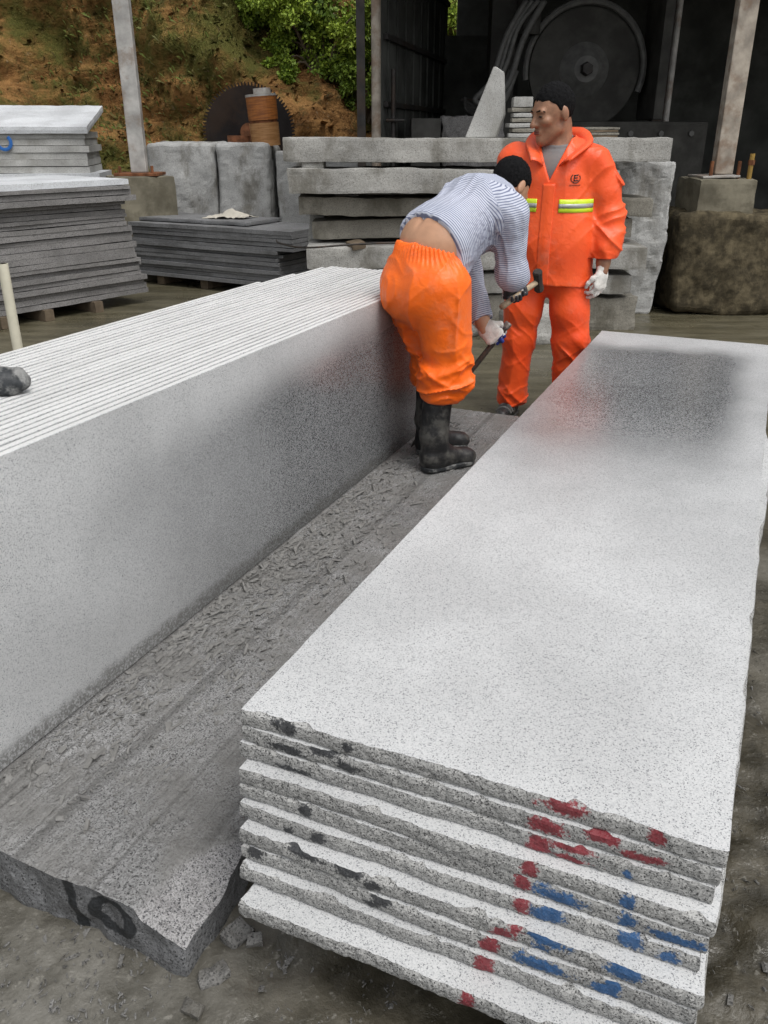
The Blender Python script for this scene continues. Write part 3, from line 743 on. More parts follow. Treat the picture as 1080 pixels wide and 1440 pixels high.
# ------------------------------------------------------------------ piles of slabs at the left
def pile(origin, front, length, depth, z0, layers, mats, labelf, group, name='cut_granite_slab', seed=0, tilt=0):
    """front = unit vector along the visible long face, going away from `origin` (its near or left corner)"""
    e = Vector(front).normalized(); rz = math.atan2(e.y, e.x); nrm = Vector((-e.y, e.x, 0)); z = z0
    variants = {}
    for i, (th, s0, s1, f0) in enumerate(layers):
        L = length + s1 - s0; key = (round(L, 1), round(th, 3), i % 3)
        me = rbox(name, (L, depth, th - .0035), (max(8, int(L / .05)), 8, 1), .002, .0013, 22, seed + i, .004, 1.3)  # every layer is one granite slab
        c = Vector(origin) + e * ((s0 + length + s1) / 2) + nrm * (depth / 2 + f0)
        o = obj(name, me, mats(i), None, (c.x, c.y, z), (R(random.uniform(-.12, .12)), R(random.uniform(-.1, .1)) + tilt, rz + R(random.uniform(-.4, .4))))
        tag(o, labelf(i, len(layers)), 'stone slab', group); z += th
    return z
rr = random.Random(5)
# A: tall dark pile, bottom to top; right ends step in towards the top
lay = []
for i in range(24):
    ext = .20 * (1 - i / 20) if i < 20 else .10
    lay.append((.0425 + rr.uniform(-.010, .010), -.3, ext + rr.uniform(-.03, .03), rr.uniform(-.022, .025) + (.03 if i < 20 else -.03)))
pile((-3.17, 6.99, 0), (.62, .78, 0), 1.32, 1.15, .10, lay, lambda i: 'greyslab' if i < 23 else 'whitetop',
     lambda i, n: f'{ORD[n - 1 - i]} slab from the top of the tall dark pile at the left' + (', pale dusty top' if i == n - 1 else ''), 'slabs of the tall dark pile', seed=200)
for i, s in enumerate((.05, .45, .95)):
    c = Vector((-3.17, 6.99, 0)) + Vector((.62, .78, 0)) * s + Vector((-.78, .62, 0)) * .45
    tag(obj('timber_bearer', rbox('timber_bearer', (.09, .9, .098), (3, 10, 3), .006, .003, 12, 230 + i), 'timber', None, (c.x, c.y, 0), (0, 0, math.atan2(.78, .62))), f'{ORD[i]} timber bearer from the left under the tall dark pile', 'timber', 'bearers under the tall dark pile')
# B: paler pile behind it, its top layer tilted towards the camera
lay = []
for i in range(17):
    e = rr.uniform(-.02, .02)
    if i == 9: e += .10
    if i > 9: e -= .02 * (i - 9) / 7
    if i == 16: e += .04
    lay.append((.05 if i < 9 else .072 if i < 16 else .05, -.2, e + .08, -.04 if i == 9 else .02 + rr.uniform(-.006, .006)))
pile((-6.4, 9.75, 0), (1, .16, 0), 3.05, 1.0, .55, lay[:16], lambda i: 'whitetop' if i == 9 else 'paleslab',
     lambda i, n: f'{ORD[n - i]} slab from the top of the pale pile at the far left', 'slabs of the pale pile', seed=260)
tb = obj('cut_granite_slab', rbox('granite_slab', (3.1, 1.5, .075), (50, 16, 2), .01, .004, 12, 290), 'whitetop', None, (-4.93, 10.72, 1.600), (R(9.5), 0, math.atan2(.16, 1)))
tag(tb, 'white dusty slab lying tilted on top of the pale pile', 'stone slab', 'slabs of the pale pile')
tag(obj('stone_block', rbox('stone_block', (2.9, .9, .545), (30, 10, 8), .03, .01, 6, 291), 'block', None, (-4.85, 10.5, 0), (0, 0, .16)), 'stone base block carrying the pale pile', 'stone block')
bm = B(); tube(bm, [(.07 * math.cos(a), 0, .065 * math.sin(a) * 1.1) for a in np.linspace(-3.6, .9, 24)], .018, 6)
for v in bm.verts: v.co.y *= .12
bpy.context.view_layer.update()
host = [o for o in COL.objects if o.get('group') == 'slabs of the pale pile' and o.location.z < 1.39][-1]
pm = obj('paint_mark', bm, m_plain('blue_paint', (.015, .11, .36), .6), None, (-4.17, 10.10, 1.39), (0, 0, .16)); pm['label'] = 'blue painted curve'
pm.parent = host; pm.matrix_parent_inverse = host.matrix_world.inverted()
tag(obj('stone_bearer', rbox('stone_bearer', (.4, .8, .18), (6, 6, 4), .02, .01, 8, 293), 'block', None, (-4.7, 11.0, 1.49), (0, 0, .16)), 'stone bearer under the tilted white slab', 'stone')
# C: low slate-dark pile
lay = []
for i in range(14):
    lay.append((.037 + rr.uniform(-.007, .006), rr.uniform(-.03, .03), (.0 if i < 9 else .16) + rr.uniform(-.03, .03), rr.uniform(-.02, .015)))
ztop = pile((-2.72, 9.42, 0), (.86, -.48, 0), 1.95, .72, .10, lay, lambda i: 'slateslab', lambda i, n: f'{ORD[n - 1 - i]} slab from the top of the low dark pile below the granite blocks', 'slabs of the low dark pile', seed=300)
me = rbox('granite_slab', (1.45, .62, .035), (24, 8, 2), .006, .004, 14, 320)
tag(obj('cut_granite_slab', me, 'slateslab', None, (-1.86, 9.42, ztop + .002), (0, 0, math.atan2(-.44, .86))), 'shorter dark slab lying loose on the low dark pile under the cloth', 'stone slab', 'slabs of the low dark pile')
for i, s in enumerate((.35, .95, 1.7)):
    c = Vector((-2.72, 9.42, 0)) + Vector((.873, -.487, 0)) * s + Vector((.487, .873, 0)) * .36
    tag(obj('timber_bearer', rbox('timber_bearer', (.10, .66, .097), (3, 8, 3), .006, .003, 12, 330 + i), 'timber', None, (c.x, c.y, 0), (0, 0, math.atan2(-.487, .873))), f'{ORD[i]} timber bearer from the left under the low dark pile', 'timber', 'bearers under the low dark pile')
gx_, gy_ = np.meshgrid(np.linspace(-.22, .22, 36), np.linspace(-.12, .12, 22), indexing='ij')
Pz = np.stack([gx_, gy_, 0 * gx_], -1)
hz = np.maximum(0, .075 * np.exp(-((gx_ - .05) / .13) ** 2 - (gy_ / .07) ** 2) + .022 * np.abs(fbm(Pz * 11, 3, 71))) + .004
edge = 1 + .25 * vnoise(Pz * 9, 72); ii = np.arange(gx_.size).reshape(gx_.shape)
me = arr_mesh('cloth', np.stack([gx_ * edge, gy_ * edge, hz], -1).reshape(-1, 3), np.stack([ii[:-1, :-1], ii[1:, :-1], ii[1:, 1:], ii[:-1, 1:]], -1).reshape(-1, 4))
o = obj('cloth', me, 'rag', None, (-1.62, 9.28, ztop + .038), (0, 0, -.3), smooth=True); md = o.modifiers.new('thick', 'SOLIDIFY'); md.thickness = .004
tag(o, 'crumpled cream cloth lying on the low dark pile', 'cloth')
bm = B(); cyl(bm, (0, 0, 0), (0, 0, .94), .024, seg=24, cap=False); cyl(bm, (0, 0, 0), (0, 0, .94), .020, seg=24, cap=False)
vs = [v for v in bm.verts if v.co.z > .9]; bmesh.ops.bridge_loops(bm, edges=[e for e in bm.edges if all(v.co.z > .9 for v in e.verts)])
tag(obj('plastic_pipe', bm, 'pvc', None, (-1.775, 4.05, 0), smooth=False), 'cream plastic pipe standing upright behind the upright slabs', 'pipe')

# ------------------------------------------------------------------ ridged base stone
def base_mesh():
    b = np.concatenate([np.arange(-2.42, -1.5, .06), np.arange(-1.5, -.815, .0042), [-.815]])
    a = np.concatenate([np.arange(.885, 1.3, .007), np.arange(1.3, 4.23, .014), [4.23]])
    Bb, Aa = np.meshgrid(b, a, indexing='ij')
    Q = np.stack([Bb, Aa, 0 * Bb], -1)
    gr = fbm(np.stack([Bb * 95, Aa * .12, 0 * Bb], -1), 2, 3)                   # saw grooves along the length
    wear = np.clip(.5 + .9 * fbm(Q * np.array([2.5, 1.1, 1]), 3, 13), .1, 1)
    Z = .115 + .0017 * gr * wear + .0022 * fbm(Q * 45, 2, 23)
    groove = np.clip(-gr * 1.5 - .25, 0, 1) * wear * .75
    # conchoidal chip at the near right corner
    line = np.interp(Aa, [.80, .90, 1.0, 1.06, 1.12, 1.17], [-.915, -.925, -.915, -.905, -.845, -.78])
    dd = Bb - line
    chip_edge = .012 * fbm(Q * 11, 3, 33)
    k = np.clip((dd - chip_edge) / .012, 0, 1)
    drop = .012 + np.clip((dd - chip_edge), 0, 1) * (.08 + np.clip((1.12 - Aa) / .22, 0, 1) * .30) + .006 * fbm(Q * 22, 3, 43)
    Zc = Z - drop
    Z = np.where(k > 0, Z * (1 - k) + np.minimum(Z, Zc) * k, Z)
    Z = np.maximum(Z, .014)
    # outline: wavy near edge, right edge slightly broken
    ea = np.clip((1.0 - Aa) / .115, 0, 1); Aa2 = Aa + ea * (.005 * fbm(np.stack([Bb * 7, 0 * Bb, 0 * Bb], -1), 3, 53))
    eb = np.clip((Bb + .92) / .105, 0, 1); Bb2 = Bb + eb * (.010 * fbm(np.stack([0 * Aa, Aa * 6, 0 * Aa], -1), 3, 63)) + eb * .0
    nb_, na_ = Bb.shape; ii = np.arange(nb_ * na_).reshape(nb_, na_)
    V = [np.stack([Bb2, Aa2, Z], -1).reshape(-1, 3)]; F = [np.stack([ii[:-1, :-1], ii[1:, :-1], ii[1:, 1:], ii[:-1, 1:]], -1).reshape(-1, 4)]
    clean = [k.ravel()]; grv = [(groove * (1 - k)).ravel()]; edge = [np.zeros(Bb.size)]; paint = [np.zeros(Bb.size)]
    off = nb_ * na_
    top = V[0]
    def skirt(ids, flip):
        nonlocal off
        T = top[ids]; rows = 9; rws = []
        for r in range(rows + 1):
            f = r / rows; S = T.copy(); S[:, 2] = T[:, 2] * (1 - f) - .02 * f
            S[:, :2] += (.010 * fbm(np.stack([T[:, 0] * 18, T[:, 1] * 18, S[:, 2] * 18], -1), 3, 73) * min(1, f * 3))[:, None] * np.array([[.3, -1]])
            rws.append(S)
        A = np.concatenate(rws); m = len(ids); q = off + np.arange(A.shape[0]).reshape(rows + 1, m)
        Fq = np.stack([q[:-1, :-1], q[1:, :-1], q[1:, 1:], q[:-1, 1:]], -1).reshape(-1, 4)
        if flip: Fq = Fq[:, ::-1]
        V.append(A); F.append(Fq); off += len(A)
        clean.append(np.zeros(len(A))); grv.append(np.zeros(len(A))); edge.append(np.ones(len(A)))
        bb, zz_ = A[:, 0], A[:, 2]; pz = np.zeros(len(A))
        if not flip:
            # sprayed black digit strokes on the front: an upright bar and a ring
            pz = np.maximum(pz, np.clip(1.3 - np.abs((bb + 1.085) + .12 * (zz_ - .06)) / .016, 0, 1))
            rad = np.sqrt(((bb + .985) / .060) ** 2 + ((zz_ - .062) / .045) ** 2)
            pz = np.maximum(pz, np.clip(1.5 - np.abs(rad - .80) / .22, 0, 1))
        paint.append(pz)
    skirt(ii[:, 0], False); skirt(ii[-1, :], False); skirt(ii[:, -1], True); skirt(ii[0, :], True)
    me = arr_mesh('base', np.concatenate(V), np.concatenate(F), {'clean': np.concatenate(clean), 'groove': np.concatenate(grv), 'edge': np.concatenate(edge)})
    at = me.attributes.new('paint', 'FLOAT_COLOR', 'POINT'); pc = np.zeros((len(me.vertices), 4), np.float32); pc[:, 3] = np.concatenate(paint); at.data.foreach_set('color', pc.ravel())
    return me
o = obj('ridged_base_stone', base_mesh(), 'base', None, (0, 0, 0), (0, 0, RZ), smooth=False)
tag(o, 'low grey granite base with saw ridges and chipped corner under the upright slabs', 'stone base')

# ------------------------------------------------------------------ upright slabs standing on the base
def slab_box(name, w_, l_, h_, cham, seed, endn=.012):
    """upright slab, thickness along x, length along y"""
    r = random.Random(seed); bm = B(); ys = np.linspace(0, l_, 60); prof = []
    P_ = [(0, 0), (w_, 0), (w_, h_ - cham), (w_ - cham, h_), (cham, h_), (0, h_ - cham)]
    rows = []
    for y in ys:
        row = []
        for (x, z) in P_:
            dz = 0
            if z > h_ * .5: dz = .0005 * float(fbm(np.array([y * 9, seed * 3.1, 0.]), 3, seed)); dx = .0005 * float(vnoise(np.array([y * 30, x * 50, seed * 1.7]), 5))
            else: dx = 0
            yy = y + (endn * float(fbm(np.array([seed * 2.3, z * 9, 1.0]), 2, 7)) if y in (ys[0], ys[-1]) else 0)
            row.append(bm.verts.new((x + dx, yy, z + dz)))
        rows.append(row)
    for A, C in zip(rows, rows[1:]):
        for k in range(6):
            f = bm.faces.new((A[k], C[k], C[(k + 1) % 6], A[(k + 1) % 6]))
            if k == 3: f.material_index = 1
    bm.faces.new(rows[0]); bm.faces.new(rows[-1][::-1]); bmesh.ops.recalc_face_normals(bm, faces=bm.faces[:])
    return bm
NS = 26; TS = .0281; zb = .120
for i in range(NS):
    b0 = -1.462 - TS * (i + 1) + .0088 + random.uniform(-.001, .001) * (i > 0)
    a0 = .55 + random.uniform(-.02, .02); a1 = 4.07 + random.uniform(-.015, .015) + (-.05 * max(0, i - 22))
    if i == 25: a1 -= .45
    if i == 24: a1 -= .22
    o = obj('upright_granite_slab', slab_box('upright_slab', TS - .0088, a1 - a0, .735 + random.uniform(-.0006, .0006), .0015, i + 1), 'slab_face' if i == 0 else 'slab', None, ab(a0, b0, zb), (0, 0, RZ))
    o.data.materials.append(M['slab_dust'])
    if i == 0: lab = 'front upright granite slab, its whole grey face turned to the bent worker'
    elif i == NS - 1: lab = 'rearmost upright granite slab in the long row, beside the cream pipe'
    else: lab = f'{ORD[i]} upright granite slab counted from the grey front face'
    tag(o, lab, 'stone slab', 'granite slabs standing on edge in a row')

# ------------------------------------------------------------------ near stack of flat slabs
OFF = [0, .009, .012, .041, .044, .055, .086, .089, .104, .150]
LSH = [0, .002, -.002, .012, .010, .016, .030, .032, .038, .062]
RSH = [0, .034, .014, .04, .01, .03, .0, .02, 0, 0]
TT = .0345
KB, RB, BB = (.018, .020, .024), (.20, .012, .022), (.008, .075, .21)
PAINT = {0: [(-.658, .030, .6, .6, KB), (-.536, .014, .5, .5, KB), (-.154, .046, .62, .6, RB), (-.009, .014, .6, .7, RB)],
    1: [(-.656, .042, .30, .45, KB), (-.584, .033, .85, .5, KB), (-.532, .030, .35, .5, KB), (-.173, .030, .5, .9, RB), (-.086, .030, .75, .45, RB), (-.027, .036, .35, .45, RB)],
    2: [(-.639, .040, .2, .4, KB), (-.188, .020, .5, .9, RB), (-.133, .045, .78, .25, RB), (-.133, .045, .2, .25, RB), (-.042, .010, .3, .4, BB)],
    3: [(-.189, .016, .4, .8, RB), (-.035, .012, .4, .8, BB)],
    4: [(-.603, .017, .45, .7, KB), (-.200, .016, .5, .8, RB), (-.140, .050, .45, .6, BB), (-.033, .017, .5, .9, BB), (.042, .046, .35, .5, BB)],
    5: [(-.570, .016, .55, .7, KB), (-.630, .012, .2, .4, KB), (-.194, .016, .5, .8, RB), (-.151, .034, .5, .7, BB), (-.02, .020, .5, .8, BB), (.038, .024, .4, .5, BB)],
    6: [(-.589, .045, .85, .4, KB), (-.495, .027, .75, .6, KB), (-.448, .020, .45, .6, KB), (-.196, .016, .75, .6, RB), (-.216, .024, .3, .6, RB), (-.142, .040, .78, .5, BB), (-.021, .027, .65, .7, BB), (-.152, .020, .15, .4, BB)],
    7: [(-.431, .022, .8, .7, KB), (-.452, .020, .25, .5, KB), (-.689, .02, .7, .7, KB), (-.233, .018, .4, .9, RB), (-.153, .052, .45, .6, BB), (-.035, .013, .7, .6, BB), (-.050, .028, .25, .6, BB)],
    8: [(-.239, .019, .5, .9, RB)], 9: [(-.249, .015, .5, .9, RB)]}
def flat_slab(i, L, b_l, b_r):
    W = b_r - b_l; seed = 500 + i
    fx = np.linspace(0, 1, 210); ry = np.linspace(0, 1, 130)
    per = []
    for u in fx[:-1]: per.append((u * W, 0, 0, -1, 1.0))
    for v in ry[:-1]:
        per.append((W + RSH[i] * max(0, math.sin(min(1, v / .8) * math.pi)) * (.7 + .5 * float(vnoise(np.array([v * 9, seed * 1.3, 0.]), 4))), v * L, 1, 0, .9 if i else .10))
    for u in np.linspace(1, 0, 30)[:-1]: per.append((u * W, L, 0, 1, .4))
    for v in ry[::-1][:-1]: per.append((0, v * L, -1, 0, .55 if i else .12))
    per = np.array(per); n = len(per); rows = 7
    V = []
    for r in range(rows):
        f = r / (rows - 1); z = f * (TT - .0018)
        q = np.stack([per[:, 0] * 9 + seed, per[:, 1] * 9, np.full(n, z * 9)], -1)
        big = .0042 * fbm(np.stack([per[:, 0] * 5 + seed * 3.3, per[:, 1] * 5, 0 * q[:, 0]], -1), 3, seed)
        sm = .0017 * fbm(np.stack([per[:, 0] * 85 + seed, per[:, 1] * 45, np.full(n, z * 90)], -1), 3, seed + 3)
        prof = .002 * math.sin(f * math.pi) - (.001 if r in (0, rows - 1) else 0)
        chip = 0
        if r == rows - 1: chip = -.013 * np.clip(fbm(np.stack([per[:, 0] * 26 + seed, per[:, 1] * 14, 0 * q[:, 0]], -1), 3, seed + 9) - .25, 0, 1)
        out = (big + sm + prof + chip) * per[:, 4]
        dz = (.0022 * fbm(np.stack([per[:, 0] * 40 + seed, per[:, 1] * 25, 0 * q[:, 0]], -1), 2, seed + 5)) * per[:, 4] if False else 0
        V.append(np.stack([per[:, 0] + per[:, 2] * out, per[:, 1] + per[:, 3] * out, np.full(n, z) + dz], -1))
    V = np.concatenate(V)
    bm = B(); bv = [bm.verts.new(v) for v in V]
    pl = bm.loops.layers.float_color.new('paint'); el = bm.loops.layers.float.new('edge')
    blobs = PAINT.get(i, [])
    nw = vnoise(np.stack([V[:, 0] * 60, V[:, 2] * 60, V[:, 1] * 0 + seed], -1), 3)
    acc = np.zeros(len(V)); cl = np.zeros((len(V), 3))
    for (bc, hw, zf, hz_, c) in blobs:
        dx = (V[:, 0] + b_l - bc) / (hw * 1.05); dz = (V[:, 2] / TT - zf) / (hz_ * .75)
        a = np.clip(1.25 - np.sqrt(dx * dx + dz * dz) * (.9) + .25 * nw, 0, 1) * (V[:, 1] < .05)
        sel = a > acc; acc[sel] = a[sel]; cl[a > 0.01] = np.where(acc[a > .01, None] <= a[a > .01, None] + 1e-6, np.array(c), cl[a > .01])
    for r in range(rows - 1):
        for k in range(n):
            k2 = (k + 1) % n; ids = (r * n + k, r * n + k2, (r + 1) * n + k2, (r + 1) * n + k)
            f = bm.faces.new([bv[q] for q in ids]); f.smooth = False
            for lp, q in zip(f.loops, ids):
                lp[pl] = (*cl[q], acc[q]); lp[el] = 1.0
    ft = bm.faces.new([bv[(rows - 1) * n + k] for k in range(n)]); fb_ = bm.faces.new([bv[k] for k in range(n)][::-1])
    for f in (ft, fb_):
        for lp in f.loops: lp[pl] = (0, 0, 0, 0); lp[el] = 0.0
    return bm
for i in range(10):
    b_l, b_r = -.752 + LSH[i], .092 - .004 * (i % 3)
    L = 3.535 + OFF[i] * .4 + random.uniform(-.03, .03) * (i > 0)
    o = obj('cut_granite_slab', flat_slab(i, L, b_l, b_r), 'slab_top' if i == 0 else 'slab_flat', None, ab(1.057 - OFF[i], b_l, .53 - TT * (i + 1) + .0015), (0, 0, RZ))
    lab = 'topmost slab of the near stack, broad white speckled face with damp patch and painted dark reflection' if i == 0 else ('lowest slab of the near stack, nearest the muddy ground' if i == 9 else f'{ORD[i]} slab from the top of the near paint-marked stack')
    tag(o, lab, 'stone slab', 'granite slabs of the near flat stack')
zbot = .53 - TT * 10
for i, a in enumerate((1.45, 2.8, 4.2)):
    tag(obj('timber_bearer', rbox('timber_bearer', (.70, .12, zbot), (12, 3, 4), .008, .003, 10, 600 + i), 'timber', None, ab(a, -.33, 0), (0, 0, RZ)), f'{ORD[i]} timber bearer from the camera under the near slab stack', 'timber', 'bearers under the near stack')

# ------------------------------------------------------------------ stone chips and fragments
def chip_mesh(n, pos, size, seed):
    r = np.random.default_rng(seed); V = []; F = []
    a = r.normal(size=(n, 3)) * np.array([.5, 1, .25]); a[:, 1] += np.sign(a[:, 1]) * .3; a /= np.linalg.norm(a, axis=1, keepdims=True)
    b = np.cross(a, r.normal(size=(n, 3)) * np.array([.3, .3, 1])); b /= np.linalg.norm(b, axis=1, keepdims=True); c = np.cross(a, b)
    s = size[:, None]; la = s * (.6 + 1.2 * r.random((n, 1))); lb = s * (.25 + .4 * r.random((n, 1))); lc = s * (.06 + .15 * r.random((n, 1)))
    P0 = pos + np.array([0, 0, 1]) * lc * .8
    V = np.stack([P0 - a * la - b * lb * .6, P0 + a * la * .8 - b * lb, P0 + a * la + b * lb * .5, P0 - a * la * .7 + b * lb,
                  P0 - a * la * .6 - b * lb * .3 + c * lc * 2, P0 + a * la * .6 - b * lb * .4 + c * lc * 2, P0 + a * la * .5 + b * lb * .3 + c * lc * 2, P0 - a * la * .5 + b * lb * .5 + c * lc * 2], 1).reshape(-1, 3)
    q = np.array([[3, 2, 1, 0], [4, 5, 6, 7], [0, 1, 5, 4], [1, 2, 6, 5], [2, 3, 7, 6], [3, 0, 4, 7]])
    F = (np.arange(n)[:, None, None] * 8 + q[None]).reshape(-1, 4)
    return flat(arr_mesh('chips', V, F))
r_ = np.random.default_rng(21); n = 3400
aa = r_.uniform(1.0, 4.0, n); aa = np.where(r_.random(n) < .5, r_.normal(2.3, .55, n), aa)
bb = -1.452 + np.abs(r_.normal(0, .16, n)) * (1.1 - .12 * (aa - 1)); keep = (aa > .95) & (aa < 4.15) & (bb < -.86)
aa, bb = aa[keep], bb[keep]; n = len(aa)
me = chip_mesh(n, np.stack([bb, aa, np.full(n, .1165)], -1), r_.uniform(.003, .0095, n) * (1 + 1.4 * r_.random(n) ** 7), 5)
tag(obj('stone_chips', me, 'chip', None, (0, 0, 0), (0, 0, RZ)), 'small grey stone chips scattered along the foot of the upright slabs', 'chips', kind='stuff')
for i in range(46):
    a = random.gauss(2.25, .6); b = -1.42 + abs(random.gauss(0, .15))
    if not (1.1 < a < 3.4 and b < -.95): continue
    curved = i % 11 == 0; L = random.uniform(.014, .032) * (1.5 if curved else 1); bm = B(); wv = random.uniform(.003, .0065); th = .004
    ang = random.uniform(-.9, .9); cv = random.uniform(.1, .3) if curved else random.uniform(-.1, .1); rows = []
    for k in range(7):
        s = k / 6 * 2 - 1; x = cv * L * s * s; wk = wv * (1 - .55 * abs(s) ** 3) * random.uniform(.8, 1.1); zc = .004 + .006 * (1 - s * s) * random.random()
        rows.append([bm.verts.new(v) for v in ((x - wk, s * L, zc), (x + wk, s * L, zc + .001), (x + wk * .7, s * L, zc + th), (x - wk * .6, s * L, zc + th * 1.2))])
    for A_, C_ in zip(rows, rows[1:]):
        for k in range(4): bm.faces.new((A_[k], A_[(k + 1) % 4], C_[(k + 1) % 4], C_[k]))
    bm.faces.new(rows[0][::-1]); bm.faces.new(rows[-1]); bmesh.ops.recalc_face_normals(bm, faces=bm.faces[:])
    p = ab(a, b, .117)
    tag(obj('stone_flake', bm, 'chip', None, p, (random.uniform(-.1, .1), random.uniform(-.1, .1), RZ + ang)), 'grey stone flake lying among the chips at the foot of the upright slabs', 'stone flake', 'stone flakes on the base')
frag = [(-.33, 1.13, .06, .032, .012, .5, 'flat grey stone fragment on the mud by the chipped base corner'), (-.36, 1.06, .042, .028, .012, -.4, 'small pointed stone fragment on the mud nearest the camera'), (-.30, 1.215, .045, .03, .02, .9, 'pale stone chip in the gap between base and near stack'),
        (-.40, 1.165, .05, .03, .022, -.2, 'dark stone lump under the chipped base corner'), (-.26, 1.20, .04, .028, .02, .2, 'small stone chip below the lowest slab corner'), (-.72, .86, .035, .025, .012, .3, 'pale pebble on the mud at the lower left')]
for i, (x, y, l, w_, h_, a, lab) in enumerate(frag):
    tag(obj('stone_fragment', rbox('stone_fragment', (l, w_, h_), (8, 6, 3), .002, l * .10, 34, 700 + i, l * .20, 22), 'fragstone', None, (x, y, -.004), (.12, -.1, a)), lab, 'stone fragment')
n = 5200; px = np.concatenate([r_.uniform(-1.1, .1, 2600), r_.uniform(.3, 1.8, 2600)]); py = np.concatenate([r_.uniform(.55, 1.25, 2600), r_.uniform(.6, 3.0, 2600)])
me = chip_mesh(n, np.stack([px, py, np.full(n, -.009)], -1), r_.uniform(.0015, .006, n) * (1 + 1.6 * r_.random(n) ** 8), 9)
tag(obj('gravel', me, 'fragstone', None), 'small grit and stone crumbs pressed in the mud', 'gravel', kind='stuff')

tag(obj('bank_clods', chip_mesh(5000, CLOD[0], CLOD[1], 77), 'hill', None), 'loose clods and stones on the orange earth bank', 'clods', kind='stuff')

# dusty mallet head lying on the upright slabs
def mallet():
    f = wrinkle(uni([cap((-.12, 0, .036), (.06, 0, .036), .036, .034), ell((.02, 0, .034), (.052, .037, .036))], .02), lambda P: .004 * fbm(P * 40, 2, 5) * 1.0)
    me, V = mesh_sdf('mallet', f, (-.18, -.06, -.02), (.13, .06, .09), .004); return me
p = ab(1.545, -1.86, zb + .735)
t = thing('rubber_mallet', 'dusty black rounded mallet head lying on the upright slabs at left', 'mallet', p + Vector((.034, .03, 0)), R(14))
obj('head', mallet(), 'dustyrubber', t)
obj('handle', cyl(B(), (-.06, .02, .036), (-.12, .30, .03), .013, seg=12), 'woodhandle', t)

# ================================================================== PEOPLE
def rot_cols(x, y, z): return np.array([x, y, z], np.float32).T
def unit(v): v = np.array(v, np.float64); return v / np.linalg.norm(v)
def head_sdf():
    """face looks along -y, origin mid-head, z up; chin about -.125, crown about +.118"""
    f = uni([ell((0, .012, .030), (.074, .094, .088)), ell((0, -.028, -.032), (.056, .066, .092))], .04)
    f = uni([f, cap((-.043, -.005, -.070), (0, -.068, -.107), .021, .019), cap((.043, -.005, -.070), (0, -.068, -.107), .021, .019)], .03)
    f = uni([f, cap((-.036, -.081, .016), (.036, -.081, .016), .012, .012), ell((-.043, -.066, -.026), (.020, .020, .017)), ell((.043, -.066, -.026), (.020, .020, .017))], .018)
    eyes = uni([ell((-.031, -.097, -.002), (.021, .018, .014)), ell((.031, -.097, -.002), (.021, .018, .014))], .001)
    f = sub(f, eyes, .012)
    f = uni([f, ell((-.031, -.078, -.003), (.016, .012, .010)), ell((.031, -.078, -.003), (.016, .012, .010))], .004)
    nose = uni([cap((0, -.088, .006), (0, -.114, -.036), .0085, .0125), ell((-.011, -.098, -.038), (.0085, .011, .008)), ell((.011, -.098, -.038), (.0085, .011, .008))], .008)
    f = uni([f, nose], .010)
    f = uni([f, cap((-.018, -.088, -.064), (.018, -.088, -.064), .0065, .0065), cap((-.016, -.087, -.074), (.016, -.087, -.074), .0075, .0075)], .006)
    f = sub(f, cap((-.024, -.100, -.0685), (.024, -.100, -.0685), .003, .003), .005)
    ears = [uni([ell((s * .077, .016, -.008), (.010, .020, .032))], .01) for s in (-1, 1)]
    f = uni([f] + ears, .008)
    return f
HEAD = head_sdf()
def hair_sdf(f=.05, side=.0, back=-.075):
    cr = uni([ell((0, .014, .032), (.080, .100, .0955))], .01)
    def g(P):
        y = P[..., 1]
        line = np.interp(y, [-.10, -.06, -.03, -.012, .004, .012, .035, .07], [f, f - .002, f - .012, .018, -.006, .030, back * .5, back])
        rough_ = .0028 * vnoise(P * np.array([170, 170, 60]), 3) + .0022 * vnoise(P * np.array([240, 240, 120]), 4)
        return -smin(-(cr(P) - rough_), -(line - P[..., 2] + .006 * vnoise(P * 60, 8)), .008)
    return g

def hand_frames(W, d, s, palm):
    d, s = unit(d), unit(s); s = unit(s - d * (s @ d)); n = np.cross(d, s); n = n if n @ np.array(palm, float) > 0 else -n
    return np.array(W, float), d, s, n            # d wrist->knuckles, s towards the thumb side, n out of the palm
def hand_sdf(W, d, s, n, curl, thumb_curl=.6, scale=1.0, spread=.0):
    fs = []; kn = W + d * .088 * scale
    fs.append(cap(W - d * .03, W + d * .02, .027, .030, n, 1.35))
    fs.append(cap(W + d * .03 + s * .012, kn + s * .022 - d * .012, .030, .027, n, 1.7)); fs.append(cap(W + d * .03 - s * .014, kn - s * .024 - d * .014, .028, .024, n, 1.7))
    palmf = uni(fs, .025); out = [palmf]
    for k, (off, L) in enumerate(((.031, .92), (.010, 1.0), (-.011, .94), (-.031, .76))):
        p = kn + s * off - d * .008 * abs(k - 1); a = 0; ch = [p]; dirv = d + s * spread * (1.5 - k)
        for sg, c in zip((.043, .027, .021), curl if not hasattr(curl[0], '__len__') else curl[k]):
            a += c; v = unit(dirv) * math.cos(a) + n * math.sin(a); p = p + v * sg * L * scale; ch.append(p)
        out.append(chain(ch, (.0105, .0098, .0090, .0080), .004))
    tb = W + d * .030 + s * .030; t1_ = tb + unit(d * .55 + s * .75 + n * .35) * .036; t2 = t1_ + unit(d * .75 + s * (.35 - thumb_curl * .5) + n * (.3 + thumb_curl * .7)) * .030; t3 = t2 + unit(d * .8 - s * thumb_curl * .5 + n * (.2 + thumb_curl)) * .024
    out.append(chain([W + d * .012 + s * .018, tb, t1_, t2, t3], (.017, .016, .0125, .0110, .0095), .008))
    return uni(out, .006)
